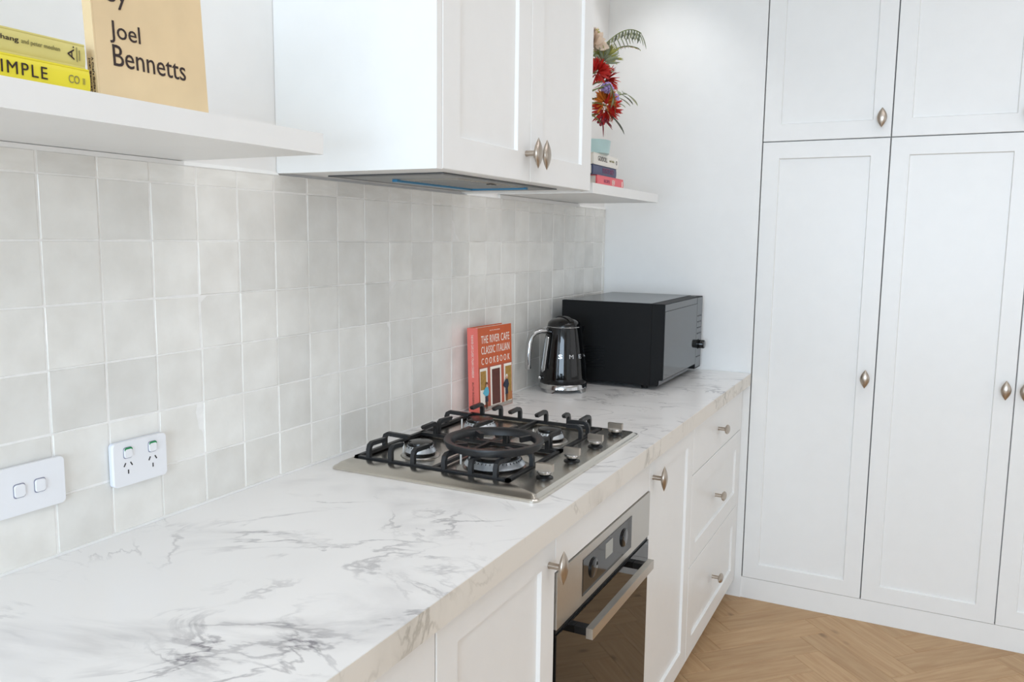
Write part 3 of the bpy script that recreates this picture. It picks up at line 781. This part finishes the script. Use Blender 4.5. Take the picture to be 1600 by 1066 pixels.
Q('printed_table', 'tan', rect(0.150, 0.016, 0.180, 0.040), 0.0018)
# spine lettering runs down the spine (faces -Y)
text(cb, 'cream', 'THE RIVER CAFE CLASSIC ITALIAN COOKBOOK', (-0.0220, -0.0018, 0.232), (0, 0, -1), (1, 0, 0), 0.128, 0.0075)
text(cb, 'brownp', 'RUTH ROGERS', (-0.0220, -0.0018, 0.090), (0, 0, -1), (1, 0, 0), 0.066, 0.0060)

# flat books: local +Y along the spine, spine faces +X, lying on the shelf
def flatbook(name, label, x1, y0, y1, z0, z1, depth, cover, group, hard=0.0022, rz=0.0):
    L_ = y1-y0; t = z1-z0
    b = thing(name, label, 'book', (x1, y0, z0+0.0003), rz, group, local=True)
    bx('back_cover', cover, b, -depth, -0.001, 0, L_, 0, hard, 0.0006, 1)
    bx('front_cover', cover, b, -depth, -0.001, 0, L_, t-hard, t-0.0003, 0.0006, 1)
    bm = nb(); pts = []
    for i in range(7):
        a = -PI/2+PI*i/6; pts.append((-0.003+0.003*math.cos(a), t/2+(t/2-0.0002)*math.sin(a)))
    ring_loft(bm, [[(a, yy, c) for a, c in [(-0.006, 0.0)]+pts+[(-0.006, t)]] for yy in (0, L_)]); finish('spine', bm, cover, b, smooth=30)
    bx('pages', 'paper', b, -depth+0.003, -0.0065, 0.003, L_-0.003, hard+0.0001, t-hard-0.0003)
    return b
b1 = flatbook('yellow_book', 'bright yellow book lying on the left shelf, lower of the two', 0.288, -0.385, -0.1145, S1, S1+0.0315, 0.190, 'yellow', 'yellow books lying on the left shelf')
b2 = flatbook('yellow_book', 'pale olive-yellow book lying on top of the bright yellow one', 0.2855, -0.385, -0.1175, S1+0.0318, S1+0.0605, 0.185, 'olive', 'yellow books lying on the left shelf')
text(b1, 'ink', 'SIMPLE', (0.0001, 0.1505, 0.0098), (0, 1, 0), (0, 0, 1), 0.0650, 0.0140, spacing=1.2)
text(b1, 'inkgrey', 'CO', (0.0001, 0.2420, 0.0115), (0, 1, 0), (0, 0, 1), 0.0140, 0.0095)
text(b1, 'inkgrey', '||', (0.0001, 0.2605, 0.0120), (0, 1, 0), (0, 0, 1), 0.0025, 0.0075)
text(b2, 'ink', 'david chang', (0.0001, 0.1330, 0.0125), (0, 1, 0), (0, 0, 1), 0.0520, 0.0072)
text(b2, 'inkgrey', 'and peter meehan', (0.0001, 0.1880, 0.0125), (0, 1, 0), (0, 0, 1), 0.0465, 0.0066)
text(b2, 'ink', 'A.', (0.0001, 0.2525, 0.0075), (0, 0, 1), (0, -1, 0), 0.0160, 0.0085)
quad_print(b2, 'print_bar', 'inkgrey', (0.0001, 0.2555, 0.006), (0, 1, 0), (0, 0, 1), rect(0, 0, 0.0010, 0.017)); quad_print(b2, 'print_bar', 'inkgrey', (0.0001, 0.2590, 0.008), (0, 1, 0), (0, 0, 1), rect(0, 0, 0.0010, 0.012))
kb = book('kraft_cover_book', 'tan upright book with large black author name, on the left shelf', (0.2860, -0.1005, S1+0.0004), (0, R(-3.4), 0), 0.173, 0.250, 0.016, 'kraft', 'kraft')
text(kb, 'ink', 'Joel', (0, 0.0215, 0.0715), U, V, 0.0450, 0.0280)
text(kb, 'ink', 'Bennetts', (0, 0.0235, 0.0435), U, V, 0.1130, 0.0265)
text(kb, 'ink', 'by', (0, 0.0215, 0.1150), U, V, None, 0.030)
text(kb, 'ink', "A Chef's Guide to", (-0.0065, -0.0018, 0.050), (0, 0, -1), (1, 0, 0), 0.046, 0.0032)
text(kb, 'ink', 'Joel Bennetts', (-0.0125, -0.0018, 0.050), (0, 0, -1), (1, 0, 0), 0.046, 0.0034)

g = 'stacked books on the right shelf'
c1 = flatbook('stacked_book', 'coral red book at the bottom of the stack below the flowers', 0.252, 1.700, 1.951, S2, S2+0.0385, 0.19, 'red', g)
c2 = flatbook('stacked_book', 'navy blue book in the middle of the stack below the flowers', 0.248, 1.672, 1.888, S2+0.0388, S2+0.0698, 0.17, 'navy', g)
c3 = flatbook('stacked_book', 'cream white book on top of the stack below the flowers', 0.250, 1.672, 1.900, S2+0.0701, S2+0.1070, 0.17, 'white', g)
text(c1, 'maroon', 'RECIPES', (0.0001, 0.06, 0.017), (0, 1, 0), (0, 0, 1), 0.055, 0.010); text(c1, 'cream', 'NEW', (0.0001, 0.135, 0.012), (0, 1, 0), (0, 0, 1), 0.028, 0.018); quad_print(c1, 'print_bar', 'cream', (0.0001, 0.233, 0.012), (0, 1, 0), (0, 0, 1), rect(0, 0, 0.007, 0.018))
text(c2, 'maroon', 'POSTCARD', (0.0001, 0.085, 0.008), (0, 1, 0), (0, 0, 1), 0.105, 0.017)
text(c3, 'ink', 'GO/DOLL', (0.0001, 0.035, 0.013), (0, 1, 0), (0, 0, 1), 0.085, 0.015); text(c3, 'inkgrey', 'and table', (0.0001, 0.140, 0.017), (0, 1, 0), (0, 0, 1), 0.045, 0.008); text(c3, 'ink', 'o', (0.0001, 0.204, 0.012), (0, 1, 0), (0, 0, 1), 0.010, 0.014)

# ------------------------------------------------------------------ aqua pot, vase, flowers
ap = thing('ceramic_pot', 'pale aqua ceramic pot standing on the stacked books', 'pot', (0.200, 1.755, S2+0.1073))
bm = nb(); c = (0.200, 1.755, S2+0.1073)
lathe(bm, [(0.062, 0), (0.066, 0.002), (0.070, 0.042), (0.068, 0.0440), (0.064, 0.042), (0.060, 0.006)], c, 40); finish('body', bm, 'aqua', ap)
bm = nb(); lathe(bm, [(0.0595, 0.0065), (0.0595, 0.028)], c, 32); finish('wax', bm, 'cream', ap)
bm = nb(); lathe(bm, [(0.001, 0.0282), (0.001, 0.036)], c, 8); finish('wick', bm, 'ink', ap)
VX, VY = 0.150, 1.595
vs_ = thing('flower_vase', 'white ceramic vase holding the mixed flowers on the right shelf', 'vase', (VX, VY, S2))
bm = nb(); lathe(bm, [(0.040, 0.0004), (0.050, 0.004), (0.058, 0.06), (0.050, 0.13), (0.036, 0.175), (0.040, 0.190), (0.037, 0.190), (0.033, 0.174), (0.046, 0.12), (0.045, 0.02)], (VX, VY, S2), 36); finish('body', bm, 'vase', vs_)
bm = nb(); lathe(bm, [(0.042, 0.190), (0.043, 0.193), (0.039, 0.1935), (0.038, 0.1905)], (VX, VY, S2), 36, cap=False); finish('rim', bm, 'vase', vs_)
MOUTH = Vector((VX, VY, S2+0.185))
def curve_pts(a, b, c, n=10):
    a, b, c = Vector(a), Vector(b), Vector(c)
    return [a*(1-t)**2+b*2*t*(1-t)+c*t*t for t in [i/n for i in range(n+1)]]
def leaf_mesh(bm, base, d, ln, w, up, cup=0.15):
    base = Vector(base); d = Vector(d).normalized(); s = d.cross(Vector(up)).normalized(); nrm = s.cross(d).normalized()
    rows = []
    for i in range(6):
        t = i/5; ww = w*math.sin(PI*min(1, 0.06+t*0.94))**0.8
        if i == 5: ww = w*0.03
        p = base+d*ln*t-nrm*(cup*ln*t*t)
        rows.append([p-s*ww+nrm*ww*0.25, p, p+s*ww+nrm*ww*0.25])
    th = nrm*0.0006
    for off in (0, 1):
        V = [[bm.verts.new(q-th*off) for q in r] for r in rows]
        for a, b in zip(V, V[1:]):
            for i in range(2): bm.faces.new((a[i], a[i+1], b[i+1], b[i]))
GF = 'flower stems in the vase'
rf = random.Random(11)
def stem_thing(name, label, cat, head, bend=(0, 0, 0.06), rad=0.0022):
    t = thing(name, label, cat, tuple(MOUTH), group=GF)
    head = Vector(head); mid = (MOUTH+head)/2+Vector(bend)
    foot = MOUTH+Vector(((MOUTH.x-head.x)*0.1, (MOUTH.y-head.y)*0.1, -0.12))
    pts = [foot]+curve_pts(MOUTH+Vector((rf.uniform(-.01, .01), rf.uniform(-.01, .01), 0)), mid, head)
    bm = nb(); tube(bm, pts, rad, 6); finish('stem', bm, 'stem', t)
    return t, pts
def spiky_head(t, c, r, n, ln, w, m, axis, spread=1.0, name='petal_cluster', up=0.0):
    bm = nb(); c = Vector(c); axis = Vector(axis).normalized()
    for i in range(n):
        v = Vector((rf.gauss(0, 1), rf.gauss(0, 1), rf.gauss(0, 1))).normalized()
        d = (v*spread+axis*0.6).normalized()
        leaf_mesh(bm, c+d*r*0.35, d, ln*rf.uniform(0.8, 1.2), w, v.cross(axis)+Vector((0.01, 0.02, 0.03)), rf.uniform(-0.25, 0.3))
    return finish(name, bm, m, t, smooth=60)
def blob(t, c, r, m, name, sq=(1, 1, 1), n=26, size=0.3):
    bm = nb()
    for i in range(n):
        a = i*2.39996; z = 1-2*(i+0.5)/n; q = math.sqrt(1-z*z)
        p = Vector((q*math.cos(a)*sq[0], q*math.sin(a)*sq[1], z*sq[2]))*r*rf.uniform(0.75, 1.0)+Vector(c)
        ms = bmesh.ops.create_icosphere(bm, subdivisions=1, radius=r*size*rf.uniform(0.8, 1.2))
        bmesh.ops.translate(bm, verts=ms['verts'], vec=p)
    return finish(name, bm, m, t, smooth=60)
# positions stand on the shelf line, fanning out to the right of the vase
FX0 = 0.215
t, p = stem_thing('red_flower', 'spiky red flower at the upper middle of the bouquet', 'flower', (FX0, 1.845, 1.962))
spiky_head(t, (FX0, 1.850, 1.965), 0.03, 90, 0.038, 0.0045, 'pred', (0.2, 0.8, 0.5), 1.0, 'bloom')
t, p = stem_thing('red_flower', 'spiky red flower half hidden behind the hood cabinet edge', 'flower', (FX0, 1.765, 1.975))
spiky_head(t, (FX0, 1.765, 1.975), 0.03, 70, 0.034, 0.0045, 'pred', (0.2, 0.2, 0.8), 1.0, 'bloom')
t, p = stem_thing('pincushion_flower', 'large orange and red pincushion flower in the bouquet centre', 'flower', (FX0+0.02, 1.800, 1.875))
spiky_head(t, (FX0+0.02, 1.800, 1.884), 0.03, 170, 0.036, 0.0020, 'porange', (0.1, 0.1, 0.9), 1.0, 'bloom')
spiky_head(t, (FX0+0.02, 1.802, 1.866), 0.042, 90, 0.040, 0.0035, 'pred', (0.3, 0.4, -0.6), 1.0, 'outer_petals')
for c_, lb in (((FX0+0.030, 1.785, 1.928), 'pale purple flower cluster left of the orange pincushion flower'), ((FX0+0.015, 1.888, 1.912), 'pale purple flower cluster right of the orange pincushion flower')):
    t, p = stem_thing('purple_flower', lb, 'flower', c_)
    blob(t, c_, 0.019, 'purple', 'bloom', (1, 1, 0.8), 34, 0.30)
t, p = stem_thing('peach_flower', 'soft peach flower beside the hood cabinet edge', 'flower', (FX0-0.03, 1.800, 2.070))
spiky_head(t, (FX0-0.03, 1.800, 2.070), 0.03, 46, 0.040, 0.014, 'peach', (0, 0.2, 1), 0.9, 'bloom')
t, p = stem_thing('yellow_green_flower', 'yellow-green wispy flower above the red ones', 'flower', (FX0, 1.845, 2.040))
spiky_head(t, (FX0, 1.845, 2.035), 0.03, 60, 0.045, 0.0035, 'pyellow', (0, 0.4, 1), 1.0, 'bloom'); spiky_head(t, (FX0, 1.82, 2.015), 0.03, 40, 0.045, 0.004, 'leaf', (0, 0.2, 1), 1.0, 'leaf_tuft')
t, p = stem_thing('yellow_green_flower', 'small yellow bud high up beside the hood cabinet', 'flower', (FX0-0.02, 1.815, 2.105))
blob(t, (FX0-0.02, 1.815, 2.105), 0.010, 'pyellow', 'bloom', (1, 1, 1.8), 16, 0.4)
t, p = stem_thing('red_berry_spray', 'crimson berry spray hanging lowest in the bouquet', 'flower', (FX0+0.01, 1.790, 1.818), (0.01, 0.02, 0.07))
blob(t, (FX0+0.01, 1.800, 1.826), 0.015, 'berry', 'bloom', (1, 1, 1), 18, 0.35)
bm = nb()
for d_ in ((0.3, 1, -0.35), (0.4, 1, -0.55), (0.1, 0.2, -1), (0.2, 0.8, -0.2)): leaf_mesh(bm, (FX0+0.01, 1.80, 1.835), d_, 0.062, 0.0028, (0, 0, 1), 0.1)
finish('leaf_tuft', bm, 'berry', t, smooth=60)
# arching fern-like branch
def branch(name, label, ctrl, n, ln, w, m, droop, rad=0.0018, tang=0.75, zs=0.02):
    t = thing(name, label, 'branch', tuple(MOUTH), group=GF)
    pts = [MOUTH+Vector((0, 0, -0.1)), MOUTH]+curve_pts(MOUTH+Vector((0, 0, 0.02)), ctrl[0], ctrl[1], 5)[1:]+curve_pts(ctrl[1], ctrl[2], ctrl[3], 12)[1:]
    bm = nb(); tube(bm, pts, rad, 6); finish('stem', bm, 'stem', t)
    arc = pts[7:]
    for i in range(n):
        q = i/(n-1)*(len(arc)-1.001); k = int(q); f = q-k
        p = arc[k].lerp(arc[k+1], f); tn = (arc[k+1]-arc[k]).normalized()
        bm = nb()
        sg = 1 if i % 2 else -1
        d = tn*tang+Vector(droop)*(0.9 if sg > 0 else 0.35)+Vector((0.25*sg, 0, -zs*sg))
        leaf_mesh(bm, p, d, ln*rf.uniform(0.8, 1.15), w, (0.6, 0.2, 1), 0.12)
        finish('leaf', bm, m if not isinstance(m, tuple) else m[i % len(m)], t, smooth=60)
    return t
branch('olive_branch', 'arching branch of narrow grey-green leaves at the top of the bouquet', [(0.20, 1.72, 2.02), (0.21, 1.86, 2.085), (0.22, 2.03, 2.190), (0.225, 2.175, 2.185)], 22, 0.058, 0.0044, ('leafdark', 'leaf', 'leafpale', 'leaf'), (0, 0.30, -0.85), 0.0018, 0.45, 0.05)
branch('grass_plume', 'thin tan seed plume curving beneath the arching branch', [(0.20, 1.72, 1.98), (0.215, 1.88, 2.055), (0.22, 2.00, 2.120), (0.22, 2.17, 2.130)], 34, 0.012, 0.0032, ('pyellow', 'peach', 'tan'), (0, 0.1, -0.3), 0.002)
branch('leafy_branch', 'grey-green leafy twig pointing right beside the purple flowers', [(0.20, 1.70, 1.86), (0.22, 1.87, 1.885), (0.225, 1.93, 1.935), (0.225, 2.035, 1.948)], 8, 0.080, 0.0100, ('leaf', 'leafpale', 'leafdark'), (0, 0.4, -0.12), 0.0018, 0.55, 0.22)
branch('leafy_branch', 'dark leafy twig below the orange pincushion flower', [(0.20, 1.70, 1.84), (0.22, 1.84, 1.850), (0.225, 1.86, 1.862), (0.225, 1.91, 1.850)], 8, 0.080, 0.0070, ('leaf', 'leafdark'), (0, 0.5, -0.20), 0.0018, 0.5, 0.20)
branch('leafy_branch', 'pale leafy twig in front of the orange pincushion flower', [(0.22, 1.66, 1.90), (0.262, 1.765, 1.935), (0.272, 1.775, 1.915), (0.27, 1.785, 1.875)], 4, 0.045, 0.0055, ('leafpale', 'leaf'), (0.05, 0.1, -0.6))

# ------------------------------------------------------------------ kettle
KX, KY = 0.123, 1.755
vd = math.atan2(-0.8008-KY, 1.2145-KX)   # bearing of the logo side is measured from here
kt = thing('electric_kettle', 'glossy black retro electric kettle with chrome handle and base', 'kettle', (KX, KY, ZC+0.0003), vd, local=True)
# local +X looks to the room; angle theta is counter-clockwise seen from above
def pol(r, th, z): return Vector((r*math.cos(R(th)), r*math.sin(R(th)), z))
bm = nb(); n = 48
def kring(r, z): return [(r*math.cos(2*PI*i/n), r*math.sin(2*PI*i/n), z) for i in range(n)]
ring_loft(bm, [kring(0.0800, 0.010), kring(0.0825, 0.012), kring(0.0815, 0.026), kring(0.0795, 0.0285)])
base = finish('base', bm, 'chrome', kt)
for k in range(4):
    a = -32+90*k; bm = nb()
    pts0 = [pol(0.0825, a+d_, 0.0115) for d_ in (-15, -7, 0, 7, 15)]+[pol(0.060, a+d_, 0.0115) for d_ in (15, 0, -15)]
    pts1 = [pol(0.0830, a+d_, 0.0003) for d_ in (-9, -4, 0, 4, 9)]+[pol(0.062, a+d_, 0.0003) for d_ in (9, 0, -9)]
    ring_loft(bm, [pts1, pts0]); finish('foot', bm, 'chrome', base, smooth=0)
bm = nb()
bprof = [(0.0790, 0.0290), (0.0805, 0.034), (0.0800, 0.050), (0.0765, 0.090), (0.0715, 0.130), (0.0660, 0.170), (0.0600, 0.205), (0.0575, 0.2185)]
ring_loft(bm, [kring(r, z) for r, z in bprof]); finish('body', bm, 'blackgloss', kt, smooth=70)
def rad_at(z):
    for (r0, z0), (r1, z1) in zip(bprof, bprof[1:]):
        if z0 <= z <= z1: return r0+(r1-r0)*(z-z0)/(z1-z0)
    return bprof[-1][0]
bm = nb(); ring_loft(bm, [kring(0.0585, 0.2187), kring(0.0595, 0.2200), kring(0.0585, 0.2215), kring(0.0560, 0.2218)]); finish('rim', bm, 'chrome', kt)
bm = nb(); ring_loft(bm, [kring(0.0565, 0.2220)]+[kring(0.0565*math.cos(a), 0.2220+0.0290*math.sin(a)**0.8) for a in [PI/2*i/9 for i in range(1, 9)]]+[kring(0.002, 0.2510)]); lid = finish('lid', bm, 'blackgloss', kt, smooth=70)
bm = nb(); ribbon_bar(bm, [pol(0.050*s_, 32, 0.2225+0.0295*math.sqrt(max(0, 1-(0.050*s_/0.0565)**2))**0.8+0.001) for s_ in (-1, -.8, -.5, -.2, .1, .4, .7, 1)], 0.016, 0.003, pol(1, 122, 0)); finish('lid_band', bm, 'black', lid)
# spout: a pointed lip opposite the handle
HT = -62
bm = nb()
sp = HT+180
ring_loft(bm, [[pol(0.056, sp-26, 0.2180), pol(0.0635, sp-10, 0.2180), pol(0.0800, sp, 0.2180), pol(0.0635, sp+10, 0.2180), pol(0.056, sp+26, 0.2180)],
               [pol(0.058, sp-20, 0.190), pol(0.0625, sp-8, 0.190), pol(0.0720, sp, 0.190), pol(0.0625, sp+8, 0.190), pol(0.058, sp+20, 0.190)],
               [pol(0.062, sp-6, 0.150), pol(0.0660, sp-2, 0.150), pol(0.0672, sp, 0.150), pol(0.0660, sp+2, 0.150), pol(0.062, sp+6, 0.150)]])
finish('spout', bm, 'blackgloss', kt, smooth=70)
bm = nb()
hp = [pol(0.052, HT, 0.203), pol(0.066, HT, 0.2065), pol(0.090, HT, 0.208), pol(0.110, HT, 0.203), pol(0.123, HT, 0.190), pol(0.130, HT, 0.168), pol(0.1335, HT, 0.130), pol(0.1345, HT, 0.095), pol(0.1340, HT, 0.082)]
round_bar(bm, hp+[pol(0.1338, HT, 0.079)], 0.024, 0.0200, pol(1, HT+90, 0)); finish('handle', bm, 'chrome', kt, smooth=70)
def slot_ring(s, off):
    out = []
    for a, b in rounded_rect(0.019*s, 0.118+0.019*(s-1), 0.0092*s, 6):
        z = 0.128+b; rr = rad_at(z)+off
        out.append(pol(rr, HT+math.degrees(a/rr), z))
    return out
bm = nb(); ring_loft(bm, [slot_ring(1.35, 0.0003), slot_ring(1.3, 0.003), slot_ring(1.0, 0.003), slot_ring(0.98, 0.0004)], cap=False); finish('gauge_frame', bm, 'chrome', kt)
bm = nb(); ring_loft(bm, [slot_ring(0.95, 0.0003), slot_ring(0.95, 0.0012)]); finish('water_gauge', bm, mat('gauge_plastic', '#a9a7a2', 0.2), kt)
bm = nb(); lathe(bm, [(0.006, 0), (0.008, 0.004), (0.006, 0.012)], (0, 0, 0), 14, 'X'); bmesh.ops.transform(bm, matrix=Matrix.Translation(pol(0.0800, HT-5, 0.047)) @ Matrix.Rotation(R(HT-5), 4, 'Z'), verts=bm.verts); finish('switch_lever', bm, 'chrome', kt)
for ch, a in (('S', -8), ('M', 21), ('E', 48), ('G', 74)):
    z = 0.118; rr = rad_at(z)
    c_ = pol(rr+0.0004, a, z); tg = pol(1, a+90, 0)
    nrm_up = Vector((0, 0, 1))-pol(1, a, 0)*0.125
    w_ = 0.0125 if ch != 'M' else 0.0145
    text(kt, 'chrome', ch, c_-tg*w_/2, tg, nrm_up, w_, 0.0135, ext=0.0016, name='letter')

# ------------------------------------------------------------------ microwave
mw = thing('microwave', 'black microwave oven in the corner beside the kettle', 'microwave', (0.24, 2.165, ZC))
mx0, mxb, mxf, my0, my1, mz0, mz1 = 0.050, 0.383, 0.428, 1.905, 2.425, ZC+0.0150, 1.2215
bx('case', 'blackmatte', mw, mx0, mxb, my0, my1, mz0, mz1, 0.003, 2)
bx('case_top', 'mwtop', mw, mx0+0.004, mxb-0.001, my0+0.004, my1-0.004, mz1+0.0001, mz1+0.0011)
# door, with the lower corner set back
bm = nb()
pr = [(mxb+0.001, mz0), (mxf-0.018, mz0), (mxf-0.016, mz0+0.020), (mxf, mz0+0.021), (mxf, mz1), (mxb+0.001, mz1)]
ring_loft(bm, [[(a, yy, c_) for a, c_ in pr] for yy in (my0, 2.338)]); door = finish('door', bm, 'blackmatte', mw, 0.002, 2)
bx('door_glass', 'mwglass', door, mxf+0.0002, mxf+0.0022, my0+0.003, 2.337, mz0+0.024, mz1-0.026)
bx('door_top_band', 'mwglass', door, mxf+0.0002, mxf+0.0016, my0+0.003, 2.337, mz1-0.0245, mz1-0.002)
bx('door_lower_band', 'mwglass', door, mxf-0.0157, mxf-0.0137, my0+0.006, 2.337, mz0+0.003, mz0+0.0195)
cp = bx('control_panel', 'blackmatte', mw, mxb+0.001, mxf, 2.340, my1, mz0+0.003, mz1, 0.002)
bx('control_face', 'mwglass', cp, mxf+0.0002, mxf+0.0016, 2.342, my1-0.002, mz0+0.008, mz1-0.003)
bx('open_button_recess', 'black', cp, mxb+0.006, mxf-0.012, 2.352, 2.392, mz1-0.0005, mz1+0.0008)
for i, z in enumerate((1.145, 1.122, 1.099, 1.076)):
    bx('control_slot', 'black', cp, mxf+0.0017, mxf+0.0030, 2.356, 2.408, z, z+0.004, 0.001, 1)
bx('control_slot', 'black', cp, mxf+0.0017, mxf+0.0030, 2.356, 2.408, 0.985, 0.989, 0.001, 1)
bm = nb(); lathe(bm, [(0.0190, 0), (0.0190, 0.003), (0.0170, 0.0035), (0.0165, 0.022), (0.0150, 0.024)], (mxf+0.0017, 2.382, 1.035), 32, 'X'); finish('dial', bm, 'blackgloss', cp)
for x in (0.085, 0.355):
    for y in (1.94, 2.39):
        bm = nb(); lathe(bm, [(0.012, 0), (0.014, 0.0145)], (x, y, ZC+0.0003), 16); finish('foot', bm, 'black', mw)
for i in range(8):
    z = 0.985+i*0.0105
    bx('vent_slot', 'black', mw, 0.135, 0.215, my0-0.0006, my0-0.0001, z, z+0.0042)

# ------------------------------------------------------------------ ceiling lamps
def downlight(x, y, power, where, spot=60):
    t = thing('ceiling_downlight', 'small round recessed ceiling downlight '+where, 'lamp', (x, y, 2.719), group='recessed ceiling downlights')
    bm = nb(); lathe(bm, [(0.050, -0.0005), (0.050, -0.004), (0.040, -0.006), (0.038, -0.003)], (x, y, 2.7195), 28, cap=False); finish('bezel', bm, 'plate', t)
    bm = nb(); lathe(bm, [(0.0375, -0.0020), (0.0375, -0.0012)], (x, y, 2.7195), 28); finish('lens', bm, 'lightdisc', t)
    d = bpy.data.lights.new('downlight', 'SPOT'); d.energy = power; d.color = C_DOWN; d.spot_size = R(spot*2); d.spot_blend = 0.6; d.shadow_soft_size = 0.04
    o = bpy.data.objects.new('downlight', d); COL.objects.link(o); o.location = (x, y, 2.70)
for x, y, w_ in ((0.95, 0.35, 'in front of the oven'), (0.95, 1.45, 'in front of the drawers'), (0.95, -1.0, 'behind the camera'), (2.7, 1.45, 'at the far right of the room'),
                 (2.7, 0.2, 'at the middle right of the room'), (2.7, -1.6, 'at the near right of the room')): downlight(x, y, W_DOWN, w_)
downlight(0.24, 2.16, W_SHELF, 'over the flowers', 45)
downlight(0.20, 0.40, W_SHELF*0.5, 'added to brighten the tile top between the left shelf and the hood cabinet', 24)  # added narrow lamp, brightens the sealant strip in this gap
downlight(0.20, 1.41, W_SHELF*0.5, 'added to brighten the tile top between the hood cabinet and the right shelf', 24)  # likewise added, for the strip in the right-hand gap
